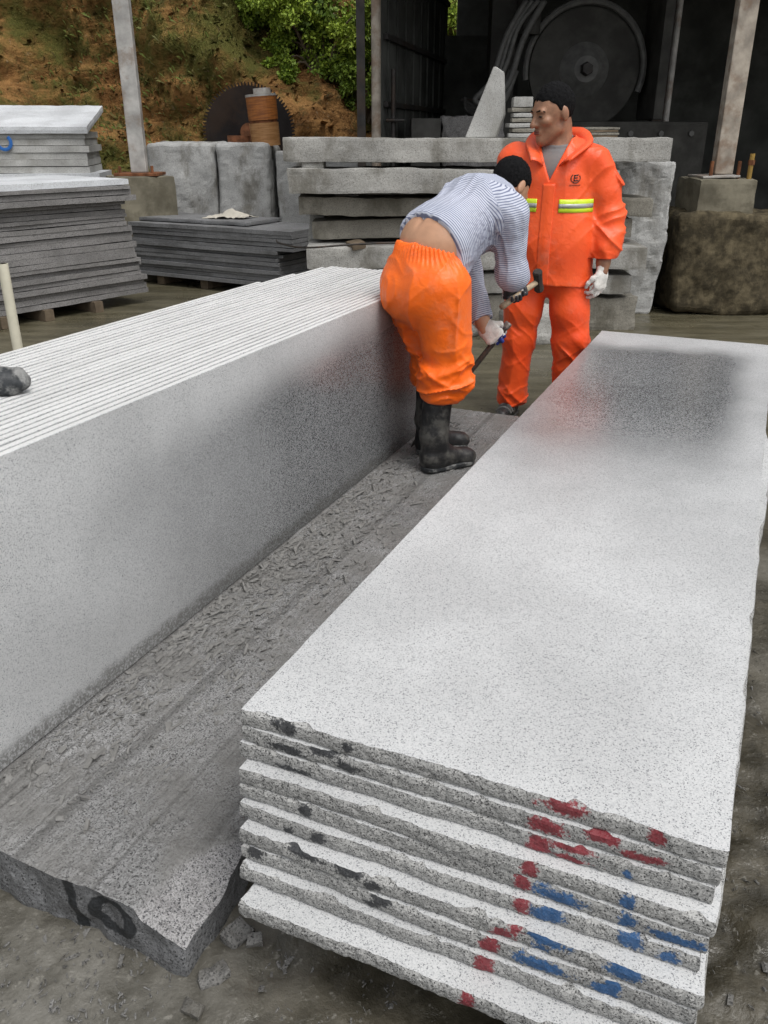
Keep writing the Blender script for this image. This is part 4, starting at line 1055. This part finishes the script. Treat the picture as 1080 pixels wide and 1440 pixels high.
def glove(parent, W, d, s, n, curl, palm_mat, label, thumb=.6, res=.0032, back='white_glove'):
    f = hand_sdf(W, d, s, n, curl, thumb); cuff = cap(W - d * .055, W - d * .012, .033, .031, n, 1.2)
    ff = wrinkle(uni([f, cuff], .012), lambda P: .0012 * vnoise(P * 130, 3))
    me, V = mesh_sdf('glove', ff, W - .16, W + .19, res)
    me.materials.append(M[back]); me.materials.append(M[palm_mat])
    kn = W + d * .05
    nor = np.empty(len(me.polygons) * 3, np.float32); me.polygons.foreach_get('normal', nor); cen = np.empty(len(me.polygons) * 3, np.float32); me.polygons.foreach_get('center', cen)
    nor = nor.reshape(-1, 3); cen = cen.reshape(-1, 3)
    along = (cen - W) @ d; inner = (nor @ n > .05) | (along > .100) ; sel = inner & (along > .012)
    if palm_mat == 'red_palm': sel = (nor @ n > .30) & (along > .02)
    me.polygons.foreach_set('material_index', sel.astype(np.int32))
    o = obj('glove', me, None, parent, smooth=False); o['label'] = label
    return o

def boot(parent, heel, toe, top, z0, label, res=.0055):
    heel, toe, top = [np.array(v, float) for v in (heel, toe, top)]
    d = unit(toe - heel); ank = heel + d * .055
    base = z0
    foot = uni([cap(heel + d * .045 + [0, 0, .05], heel + d * .10 + [0, 0, .052], .047, .048), cap(heel + d * .10 + [0, 0, .060], toe - d * .050 + [0, 0, .034], .050, .036), ell(toe - d * .055 + [0, 0, .032], (.044, .044, .032))], .03)
    shaft = chain([ank + [0, 0, .06], ank + [0, 0, .16], top], (.052, .060, .068), .03)
    f = uni([foot, shaft], .045)
    side = np.cross(d, [0, 0, 1])
    f = wrinkle(f, lambda P: .004 * vnoise(P * np.array([18, 18, 42]), 3) * np.exp(-((P[..., 2] - (base + .13)) / .07) ** 2) + .0015 * vnoise(P * 35, 9))
    f = inter(f, plane((0, 0, base + .012), (0, 0, -1)), .004)
    lo = np.minimum(np.minimum(heel, toe), top) - .10; hi = np.maximum(np.maximum(heel, toe), top) + .12; lo[2] = base - .02
    me, V = mesh_sdf('boot', f, lo, hi, res)
    o = obj('boot', me, 'rubber', parent); o['label'] = label
    sole = uni([cap(heel + d * .045 + [0, 0, .0], toe - d * .06, .050, .048)], .01)
    fs = inter(inter(lambda P: sole(P * np.array([1, 1, 0]) + np.array([0, 0, base])), plane((0, 0, base + .024), (0, 0, 1)), .003), plane((0, 0, base + .001), (0, 0, -1)), .002)
    me, V = mesh_sdf('sole', fs, lo - [.0, .0, .01], hi * [1, 1, 0] + [0, 0, base + .06], .005)
    obj('sole', me, 'dustyrubber', o)
    return o

# ---------------------------------------------------------------- bent worker in striped shirt
O1 = np.array([.25, 3.62, .12])
w1 = thing('person', 'bent worker in striped shirt, orange trousers and black rubber boots, hammering', 'person', tuple(O1))
def L1(*p): return np.array(p, float) - O1
pel, lum, che, nek = L1(.165, 3.575, .955), L1(.225, 3.625, 1.095), L1(.385, 3.765, 1.185), L1(.475, 3.865, 1.235)
ax = unit(che - lum); lat = unit(np.cross(ax, [0, 0, 1])); upn = unit(np.cross(lat, ax))    # lat = his right, upn = out of his back
shR, elR, wrR = L1(.515, 3.665, 1.185), L1(.548, 3.700, .945), L1(.570, 3.885, .890)
shL, elL, wrL = L1(.365, 3.985, 1.165), L1(.385, 4.00, .900), L1(.452, 3.905, .705)
hc = L1(.555, 3.985, 1.275)
fwd = unit((.50, .50, -.71)); hz = -fwd                       # face direction (down and forward)
hup = unit(np.array([.6, .6, .6]) - fwd * (np.array([.6, .6, .6]) @ fwd)); hx = np.cross(-fwd * -1, hup)
Rh = rot_cols(unit(np.cross(-fwd, hup)), -fwd, hup)           # local x, y(back of head), z(up)
headf = xform(HEAD, hc, Rh)
hipR, hipL = pel + lat * .085 + np.array([0, 0, -.03]), pel - lat * .085 + np.array([0, 0, -.03])
knR, knL = L1(.275, 3.545, .545), L1(.235, 3.735, .545)
anR, anL = L1(.225, 3.525, .20), L1(.215, 3.755, .20)
torso_body = uni([cap(pel + np.array([.02, .02, 0]), lum, .125, .152, upn, 1.32), cap(lum, che, .152, .150, upn, 1.35), cap(che, nek, .14, .075)], .05)
body1 = uni([torso_body, cap(nek, hc - Rh[:, 2] * .03, .06, .058), chain([che + lat * .12, shR, elR, wrR, wrR + unit(wrR - elR) * .05], (.075, .058, .042, .030, .028), .03),
             chain([che - lat * .12, shL, elL, wrL, wrL + unit(wrL - elL) * .05], (.075, .058, .042, .030, .028), .03),
             chain([hipR, knR], (.10, .06), .03), chain([hipL, knL], (.10, .06), .03)], .03)
# faint furrow along the spine
body1 = sub(body1, cap(lum + upn * .115 - ax * .16, lum + upn * .118 + ax * .05, .008, .006), .02)
bodyf = uni([body1, headf], .006)
me, V = mesh_sdf('body', bodyf, np.min([anR, anL], 0) - [.2, .25, .06], np.max([hc, shL], 0) + [.22, .22, .22], .0058)
obj('body', me, 'skinpale', w1)
me, V = mesh_sdf('hair', xform(hair_sdf(.052, 0, -.085), hc, Rh), hc - .17, hc + .17, .0045); obj('hair', me, 'hair', w1)
# shirt
hem = plane(lum - ax * .055 - upn * .0, -ax * 1.0 + upn * .12)
tors = uni([cap(pel + ax * .02, lum + ax * .02, .165, .165, upn, 1.30), cap(lum, che, .165, .172, upn, 1.28), cap(che + ax * .02, nek - ax * .02, .150, .088)], .06)
armR = chain([che + lat * .10, shR + upn * .005, elR, wrR], (.080, .070, .060, .046), .045)
armL = chain([che - lat * .10, shL, elL, wrL], (.080, .070, .058, .045), .045)
def shirt_w(P):
    q = np.stack([(P - lum) @ ax, (P - lum) @ lat, (P - lum) @ upn], -1)
    n1_ = vnoise(q * np.array([9, 16, 9]) + (q[..., 1:2] * 14), 5); n2_ = vnoise(q * np.array([26, 14, 20]), 6)
    return .006 * (.7 - 1.8 * np.abs(n1_)) + .003 * (.5 - np.abs(n2_)) + .010 * crease(q, (2, 13, 4), 7, 4, (0, 9, 0)) + .006 * crease(q, (11, 3, 3), 9, 4, (0, 3, 0))
sh = inter(uni([tors, armR, armL], .045), hem, .006)
# cut sleeves short of the wrists
sh = inter(sh, lambda P: -np.minimum(-plane(wrR + unit(wrR - elR) * .004, unit(wrR - elR))(P) + 0, 9) if False else np.where(((P - wrR) * (P - wrR)).sum(-1) < .010, plane(wrR, unit(wrR - elR))(P), -1.0), .003)
sh = inter(sh, lambda P: np.where(((P - wrL) * (P - wrL)).sum(-1) < .012, plane(wrL - unit(wrL - elL) * .01, unit(wrL - elL))(P), -1.0), .003)
me, V = mesh_sdf('shirt', wrinkle(sh, shirt_w), np.min([lum, wrL, wrR, elR], 0) - .30, np.max([hc, shL], 0) + .22, .0052)
def arm_coord(P, pts):
    best = np.full(len(P), 9.); s = np.zeros(len(P)); acc = 0
    for a, b in zip(pts, pts[1:]):
        ba = b - a; L = np.linalg.norm(ba); t_ = np.clip(((P - a) @ ba) / (L * L), -.8 if acc == 0 else 0, 1); dd = np.linalg.norm(P - a - t_[:, None] * ba, axis=1)
        tv = np.clip(((P - a) @ ba) / (L * L), -.8 if acc == 0 else -.3, 1.6)
        m = dd < best; best[m] = dd[m]; s[m] = (acc + tv * L)[m]; acc += L
    return s, best
def stripe(P):
    P = P.astype(np.float64); base_ = (P - lum) @ ax + .25 * ((P - lum) @ upn) * 0
    dT = tors(P.astype(np.float32)); out = base_.copy()
    for pts in ([shR, elR, wrR], [shL, elL, wrL]):
        s, dd = arm_coord(P, pts); m = (dd - .068) < dT - .004; out[m] = s[m]
    return out
def soil(P):
    d = np.linalg.norm((P - (lum + lat * .15 + ax * .10 - upn * .03)) / np.array([.12, .12, .12]), axis=1); d2 = np.linalg.norm((P - elR - [0, 0, .02]) / .12, axis=1)
    return np.clip(1.2 - d, 0, 1) + .4 * np.clip(1.1 - d2, 0, 1)
setattr_pt(me, 'stripe', stripe); setattr_pt(me, 'soil', soil)
obj('shirt', me, 'shirt', w1)
# trousers, elastic waist, bunched over the boots
btR, btL = L1(.238, 3.527, .470), L1(.210, 3.742, .470)
pelv = uni([cap(pel + np.array([-.01, -.01, -.05]), pel + np.array([.005, .005, .055]), .156, .152, unit(np.cross(lat, [0, 0, 1])), 1.25), ell(pel - ax * np.array([1, 1, 0]) * .055 + lat * .06 + np.array([0, 0, -.06]), (.098, .098, .12)), ell(pel - ax * np.array([1, 1, 0]) * .055 - lat * .06 + np.array([0, 0, -.06]), (.098, .098, .12))], .05)
legR = chain([hipR + lat * .012, knR + lat * .0, btR + np.array([0, 0, .045]), btR], (.122, .098, .088, .080), .05); legL = chain([hipL - lat * .012, knL, btL + np.array([0, 0, .045]), btL], (.118, .094, .085, .076), .05)
wpl = plane(pel + np.array([0, 0, .115]), unit(np.array([.22, .20, .95])))
def tw(P):
    z = P[..., 2] + .12
    low = np.clip((.72 - z) / .14, 0, 1) * np.clip((z - .44) / .04, 0, 1)
    f1_ = (.022 * crease(P, (2.2, 2.2, 13), 32, 3, (0, 0, 7)) + .016 * crease(P, (2.5, 2.5, 19), 36, 3, (0, 0, -6)) - .010) * low
    f2_ = (.014 * crease(P, (11, 11, 1.5), 33, 3, (0, 0, .6)) + .008 * crease(P, (1.6, 1.6, 8), 38, 6, (0, 0, 7)) + .006 * crease(P, (1.6, 1.6, 9), 39, 6, (0, 0, -9)) - .005) * np.clip((z - .36) / .1, 0, 1)
    a_ = np.arctan2((P - pel) @ unit(np.cross(lat, [0, 0, 1])), (P - pel) @ lat)
    gath = .0045 * np.sin(a_ * 46 + 2 * vnoise(P * 12, 35)) * np.clip(1 - np.abs((P - pel) @ unit(np.array([.22, .20, .95])) - .085) / .07, 0, 1)
    return f1_ + f2_ + gath
tr = inter(uni([pelv, legR, legL], .035), wpl, .010)
tr = inter(tr, plane((0, 0, .470 - .12 - .03), (0, 0, -1)), .012)
me, V = mesh_sdf('trousers', wrinkle(tr, tw), np.min([btR, btL, pel], 0) - [.26, .28, .10], np.max([pel, knR], 0) + [.30, .32, .22], .0046)
obj('trousers', me, 'trousers', w1)
boot(w1, L1(.172, 3.498, .12), L1(.418, 3.624, .12), L1(.240, 3.529, .55), 0.0, 'muddy black rubber boot nearer the camera')
boot(w1, L1(.158, 3.720, .12), L1(.410, 3.845, .12), L1(.215, 3.750, .55), 0.0, 'muddy black rubber boot on the far side')
# hammer: axis runs across the right fist
hA, hB = L1(.505, 3.87, .838), L1(.688, 3.985, .938); hd = unit(hB - hA)
W_, d_, s_v, n_v = hand_frames(wrR + unit(wrR - elR) * .025, np.array([.02, .10, -.12]), hd, (-.1, -.3, -1.0))
gripc = W_ + d_ * .085 + n_v * .032
shift = (hA * .62 + hB * .38) - gripc
W_ = W_ + shift * .0
hA = hA - shift; hB = hB - shift
glove(w1, W_, d_, s_v, n_v, (1.15, 1.35, .8), 'dark_palm', 'white knit glove closed round the hammer handle', .9)
tH = thing('hammer', 'short sledgehammer with wooden handle held in the raised right hand', 'hammer', tuple(O1 + hA))
hl = hB - hA; hperp = unit(np.array([.42, .10, .80]) - hd * (np.array([.42, .10, .80]) @ hd))
obj('handle', tube(B(), [Vector(hl * k) for k in (0, .05, .5, .9, 1.06)], [.012, .0155, .0125, .0135, .013], 12), 'woodhandle', tH, smooth=True)
bm = B(); c = Vector(hl); hp = Vector(hperp); tube(bm, [c - hp * .055, c - hp * .048, c - hp * .02, c + hp * .02, c + hp * .048, c + hp * .055], [.019, .0235, .0205, .0205, .0235, .020], 8)
obj('head', bm, 'iron', tH)
# chisel bar in the left fist
cA, cB = L1(.560, 3.875, .712), L1(.125, 3.80, .128); cd = unit(cA - cB)
W2, d2, s2, n2 = hand_frames(wrL + unit(wrL - elL) * .02, unit(wrL - elL) + np.array([.35, -.1, .25]), cd, (.25, .9, -.5))
grip2 = W2 + d2 * .085 + n2 * .030
t_c = (cA - grip2) @ cd; cs = grip2 - (cA - cd * t_c)
cA2 = cA + cs; cB2 = cB + cs * .3
glove(w1, W2, d2, s2, n2, (1.1, 1.3, .8), 'blue_palm', 'white glove with blue rubber palm gripping the chisel', .9)
tC = thing('chisel', 'long steel chisel bar held in the lower blue-palmed glove', 'chisel', tuple(O1 + cB2))
cl_ = Vector(cA2 - cB2)
obj('bar', tube(B(), [Vector((0, 0, 0)), cl_ * .04, cl_ * .08, cl_ * .95, cl_ * .955], [.003, .009, .0125, .0125, .0125], 8), 'iron', tC)
obj('struck_head', tube(B(), [cl_ * .955, cl_ * .965, cl_ * .99, cl_], [.013, .0165, .018, .016], 10), m_plain('bright_steel', (.32, .29, .26), .4, .7), tC)

# ---------------------------------------------------------------- standing man in orange jacket
w2 = thing('person', 'standing man in orange jacket with yellow band, orange trousers and white gloves', 'person', (.885, 4.64, 0), R(-18))
# local frame: faces -y, his left is +x
def A3(*p): return np.array(p, float)
tw_body = uni([cap(A3(0, .0, .95), A3(0, 0, 1.30), .140, .145, (0, 1, 0), 1.35), cap(A3(-.11, .01, 1.345), A3(.11, .01, 1.345), .060, .060), cap(A3(0, .015, 1.38), A3(-.01, -.005, 1.52), .075, .060)], .05)
sL, eL, wL = A3(.178, .015, 1.350), A3(.275, .035, 1.10), A3(.278, -.035, .885)
sR, eR, wR = A3(-.205, .015, 1.365), A3(-.265, .085, 1.10), A3(-.165, .17, .93)
body2 = uni([tw_body, chain([sL * A3(.6, 1, 1), sL, eL, wL, wL + unit(wL - eL) * .05], (.07, .055, .042, .031, .029), .03), chain([sR * A3(.6, 1, 1), sR, eR, wR, wR + unit(wR - eR) * .05], (.07, .055, .042, .031, .029), .03),
             chain([A3(.085, 0, .90), A3(.13, -.01, .48), A3(.155, .01, .07)], (.09, .05, .04), .03), chain([A3(-.085, 0, .90), A3(-.13, -.01, .48), A3(-.155, .01, .07)], (.09, .05, .04), .03)], .04)
hc2 = A3(-.040, -.040, 1.585); yaw = R(-48); pit = R(10)
fdir = unit((math.sin(yaw) * math.cos(pit), -math.cos(yaw) * math.cos(pit), -math.sin(pit))); side = unit(np.cross(-fdir * -1, [0, 0, 1]))
yb = -fdir; xl = unit(np.cross(yb, [0, 0, 1])); zu = np.cross(xl, yb)
Rh2 = rot_cols(xl, yb, zu)
HS = 1.07
hf2 = xform(HEAD, hc2, Rh2, HS)
neck2 = cap(A3(-.01, .02, 1.42), hc2 + Rh2 @ A3(0, .03, -.04), .062, .060)
me, V = mesh_sdf('body', uni([uni([body2, neck2], .03), hf2], .012), (-.45, -.26, .0), (.46, .36, 1.74), .0052)
obj('body', me, 'skin', w2)
me, V = mesh_sdf('hair', xform(hair_sdf(.058, 0, -.062), hc2, Rh2, HS), hc2 - .17, hc2 + .17, .0042); obj('hair', me, 'hair', w2)
def hl2(x, y, z): return hc2 + Rh2 @ A3(x, y, z) * HS
for s in (-1, 1):
    me, V = mesh_sdf('eyebrow', uni([cap(hl2(s * .013, -.094, .018), hl2(s * .034, -.091, .022), .0036, .004), cap(hl2(s * .034, -.091, .022), hl2(s * .053, -.076, .015), .004, .003)], .003), hl2(s * .033, -.085, .017) - .04, hl2(s * .033, -.085, .017) + .04, .0018); obj('eyebrow', me, 'hair', w2)
    me, V = mesh_sdf('eye', ell(hl2(s * .031, -.0885, -.0035), (.014, .006, .0042), Rh2), hl2(s * .031, -.0875, -.0035) - .025, hl2(s * .031, -.0875, -.0035) + .025, .0014); obj('eye', me, 'eye', w2)
me, V = mesh_sdf('lips', uni([cap(hl2(-.016, -.0935, -.065), hl2(.016, -.0935, -.065), .0045, .0045), cap(hl2(-.014, -.0935, -.074), hl2(.014, -.0935, -.074), .005, .005)], .003), hl2(0, -.09, -.07) - .035, hl2(0, -.09, -.07) + .035, .0018); obj('lips', me, 'lip', w2)
# sweater with rolled neck
sw = uni([cap(A3(0, .0, 1.0), A3(0, 0, 1.30), .145, .155, (0, 1, 0), 1.30), cap(A3(-.075, .01, 1.345), A3(.075, .01, 1.345), .070, .070), cap(A3(-.003, .018, 1.38), A3(-.012, .008, 1.485), .084, .073)], .03)
sw = inter(sw, plane(A3(-.012, .0, 1.500), (0, -.25, 1)), .012)
me, V = mesh_sdf('sweater', wrinkle(sw, lambda P: .0025 * np.sin(P[..., 2] * 260 + 2 * vnoise(P * 20, 4)) * np.clip((P[..., 2] - 1.40) / .03, 0, 1)), (-.3, -.25, .9), (.3, .25, 1.55), .006); obj('sweater', me, 'sweater', w2)
# jacket
jt = uni([cap(A3(0, .0, .66), A3(0, .0, .98), .236, .224, (0, 1, 0), 1.5), cap(A3(0, .0, .98), A3(0, .0, 1.25), .224, .192, (0, 1, 0), 1.34), cap(A3(-.11, .015, 1.355), A3(.11, .015, 1.355), .080, .080), cap(A3(0, .02, 1.37), A3(0, .018, 1.435), .115, .088)], .05)
jaL = chain([A3(.10, .015, 1.375), sL + A3(.0, 0, .0), A3(.240, .03, 1.22), eL, A3(.290, -.005, .99), A3(.283, -.028, .925), A3(.280, -.032, .905)], (.070, .078, .082, .080, .072, .060, .046), .05)
jaR = chain([A3(-.13, .015, 1.345), sR + A3(-.012, 0, -.01), eR, A3(-.18, .155, .96)], (.085, .086, .080, .050), .05)
jk = uni([jt, jaL, jaR], .035)
def jw(P):
    x, z = P[..., 0], P[..., 2]
    arm = np.clip((np.abs(x) - .205) / .07, 0, 1) * np.clip((1.37 - z) / .12, .15, 1)
    warp = vnoise(P * 6, 61)
    foldA = (.022 * crease(P, (2, 2, 11), 62, 3, (0, 0, 11)) + .014 * crease(P, (2, 2, 14), 66, 4, (0, 0, -9)) - .009) * arm
    foldT = .011 * crease(P, (8, 8, 1.5), 63, 3, (0, 0, 1)) + .008 * crease(P, (1.5, 1.5, 7), 65, 5, (0, 0, 7)) + .006 * crease(P, (1.5, 1.5, 8), 67, 5, (0, 0, -8)) - .005
    return foldA + foldT * (1 - .6 * arm)
jk = inter(jk, plane((0, 0, .755), (0, -.04, -1)), .006)
vee = lambda P: np.maximum.reduce([np.abs(P[..., 0] + .018) - np.clip((P[..., 2] - 1.275) * .42, -.2, .2), P[..., 1] + .0, -(P[..., 2] - 1.27)])
jk2 = sub(wrinkle(jk, jw), vee, .008)
jk2 = sub(jk2, cap(A3(-.005, .015, 1.36), A3(-.012, .0, 1.60), .080, .088), .01)
jk2 = inter(jk2, lambda P: np.where(((P - A3(.280, -.032, .905)) ** 2).sum(-1) < .008, .903 - P[..., 2], -1.0), .004)
me, V = mesh_sdf('jacket', jk2, (-.46, -.30, .72), (.46, .32, 1.53), .0046); jo = obj('jacket', me, 'jacket', w2)
def front(x, z, extra=.004):
    """y of the jacket front at (x, z)"""
    ys = np.linspace(-.30, .05, 141); Pq = np.stack([np.full(141, x), ys, np.full(141, z)], -1).astype(np.float32)
    dd = wrinkle(jk, jw)(Pq); k = int(np.argmax(dd < 0)); return ys[max(k, 0)] - extra
def ribbon(name, mat, rows_fn, parent, th=.003):
    rows = rows_fn; bm = B(); vr = [[bm.verts.new(p) for p in row] for row in rows]
    for A_, C_ in zip(vr, vr[1:]):
        for k in range(len(A_) - 1): bm.faces.new((A_[k], A_[k + 1], C_[k + 1], C_[k]))
    bmesh.ops.recalc_face_normals(bm, faces=bm.faces[:])
    o = obj(name, bm, mat, parent, smooth=True); md = o.modifiers.new('thick', 'SOLIDIFY'); md.thickness = th; md.offset = 0
    return o
for x0, x1 in ((.040, .200), (-.200, -.072)):
    zb0 = 1.128; xs = np.linspace(x0, x1, 18)
    bnd = ribbon('reflective_band', 'yellow', [[(x, front(x, z, .004), z) for x in xs] for z in np.linspace(zb0, zb0 + .062, 5)], jo)
    ribbon('reflective_strip', 'silver', [[(x, front(x, z, .0075), z) for x in xs] for z in np.linspace(zb0 + .021, zb0 + .041, 3)], jo)
zs = np.linspace(.765, 1.262, 40)
ribbon('zip_flap', 'jacket', [[(x - .016, front(x - .016, z, .0065 if abs(x) < .02 else .003), z) for x in (-.030, -.026, -.012, 0, .012, .026, .030)] for z in zs], jo, .004)
# collar: stands up at the back, falls open at the front
def collar():
    rows = []
    for s in np.linspace(-1, 1, 41):
        ang = s * 2.55; a = abs(s)
        bx, by = .098 * math.sin(ang), .015 + .092 * math.cos(ang)
        bz = 1.452 - .050 * max(0, (a - .35)) / .65
        if a > .8:
            k = (a - .8) / .2; bx = bx * (1 - k) + math.copysign(.040, s) * k - .016 * k; by = by * (1 - k) + (-.128) * k; bz = bz * (1 - k) + 1.345 * k
        out = Vector((math.sin(ang), math.cos(ang), 0)); fl = min(1, max(0, (a - .25) / .55))
        tip = .078 - .010 * (1 - fl)
        up = Vector((0, 0, 1)) * (1 - .55 * fl) + out * (.22 + .55 * fl) + Vector((math.copysign(.35, s), -.15, 0)) * fl
        up.normalize(); b = Vector((bx, by, bz))
        rows.append([b, b + up * tip * .5 + Vector((0, 0, .006)), b + up * tip, b + up * tip + out * .006 - Vector((0, 0, .012))])
    return rows
cr = ribbon('collar', 'jacket', collar(), jo, .006)
# chest emblem and the small line under it, printed black
ex, ez = .108, 1.288
def stroke(pts, wd):
    rows = []
    for i, (x, z) in enumerate(pts):
        q = pts[min(i + 1, len(pts) - 1)]; p_ = pts[max(i - 1, 0)]; dx, dz = q[0] - p_[0], q[1] - p_[1]; L = math.hypot(dx, dz) or 1
        rows.append([(ex + x + sgn * wd * dz / L, front(ex + x, ez + z, .0045), ez + z - sgn * wd * dx / L) for sgn in (-1, 1)])
    return rows
em = ribbon('emblem', 'print', stroke([(.021 * math.sin(a), .021 * math.cos(a)) for a in np.linspace(.9, 5.6, 22)], .0022), jo, .001)
for pts in ([(-.006, -.013), (-.006, .016)], [(-.006, .013), (.012, .016)], [(-.006, .002), (.011, .003)], [(-.006, -.011), (.014, -.009)]):
    ribbon('emblem_stroke', 'print', stroke([(pts[0][0] + (pts[1][0] - pts[0][0]) * k, pts[0][1] + (pts[1][1] - pts[0][1]) * k) for k in np.linspace(0, 1, 4)], .0024), jo, .001)
ribbon('emblem_line', 'print', stroke([(x, -.031) for x in np.linspace(-.026, .024, 8)], .0014), jo, .001)
# trousers
lgL = chain([A3(.095, .0, .90), A3(.125, -.012, .62), A3(.142, -.012, .45), A3(.155, .005, .13), A3(.157, .005, .09)], (.116, .102, .090, .080, .078), .04)
lgR = chain([A3(-.095, .0, .90), A3(-.125, -.012, .62), A3(-.142, -.012, .45), A3(-.155, .0, .13), A3(-.157, .0, .09)], (.116, .102, .090, .080, .078), .04)
tr2 = inter(uni([cap(A3(0, 0, .86), A3(0, 0, .98), .17, .165, (0, 1, 0), 1.3), lgL, lgR], .03), plane((0, 0, .072), (0, 0, -1)), .006)
tr2 = inter(tr2, plane((0, 0, 1.05), (0, 0, 1)), .01)
def tw2(P):
    z = P[..., 2]; warp = vnoise(P * 6, 81)
    kn = np.exp(-((z - .42) / .12) ** 2) + .9 * np.exp(-((z - .12) / .07) ** 2)
    return (.020 * crease(P, (2, 2, 12), 82, 3, (0, 0, 11)) + .012 * crease(P, (2, 2, 15), 84, 4, (0, 0, -9)) - .007) * np.minimum(kn, 1) + .012 * crease(P, (10, 10, 1.4), 83, 3, (0, 0, .5)) + .006 * crease(P, (1.6, 1.6, 7), 85, 6, (0, 0, 8)) - .004
me, V = mesh_sdf('trousers', wrinkle(tr2, tw2), (-.34, -.22, .04), (.34, .24, 1.10), .0046); obj('trousers', me, 'trousers2', w2)
for s in (-1, 1):
    hx_ = s * .156; tz = np.array([hx_ + s * .035, -.185, 0]); he = np.array([hx_, .075, 0])
    d = unit(tz - he)
    f = uni([cap(he + d * .04 + [0, 0, .045], he + d * .12 + [0, 0, .05], .040, .042), cap(he + d * .12 + [0, 0, .052], tz - d * .045 + [0, 0, .036], .046, .036)], .03)
    f = inter(f, plane((0, 0, .014), (0, 0, -1)), .004)
    me, V = mesh_sdf('shoe', f, he - [.1, .38, .02], he + [.1, .1, .14], .005); so = obj('shoe', me, 'rubber', w2)
    fs = inter(inter(lambda P, he=he, tz=tz, d=d: cap(he + d * .04, tz - d * .045, .043, .041)(P * np.array([1, 1, 0])), plane((0, 0, .022), (0, 0, 1)), .003), plane((0, 0, .001), (0, 0, -1)), .002)
    me, V = mesh_sdf('sole', fs, he - [.1, .38, .02], he + [.1, .1, .05], .005); obj('sole', me, 'hose', so)
    for k in range(3):
        p0 = he + d * (.13 + .03 * k); cr_ = np.cross(d, [0, 0, 1]); hh = .100 - .010 * k
        obj('shoe_strap', tube(B(), spline([Vector(p0 + cr_ * .045 + [0, 0, .05]), Vector(p0 + cr_ * .025 + [0, 0, hh - .008]), Vector(p0 + [0, 0, hh]), Vector(p0 - cr_ * .025 + [0, 0, hh - .008]), Vector(p0 - cr_ * .045 + [0, 0, .05])], 4), .006, 6), 'hose', so)
# gloves
W3, d3, s3, n3 = hand_frames(wL + unit(wL - eL) * .045, (-.05, -.22, -1), (-.50, -.80, 0), (-.8, .45, .0))
glove(w2, W3, d3, s3, n3, ((.55, .75, .45), (.45, .65, .4), (.40, .6, .4), (.4, .55, .35)), 'red_palm', 'white knit glove with red palm on the hanging left hand', .35)
W4, d4, s4, n4 = hand_frames(wR + unit(wR - eR) * .04, unit(wR - eR), (0, .2, 1), (0, -1, 0))
glove(w2, W4, d4, s4, n4, (.5, .6, .4), 'red_palm', 'white glove on the hand behind the back', .4)
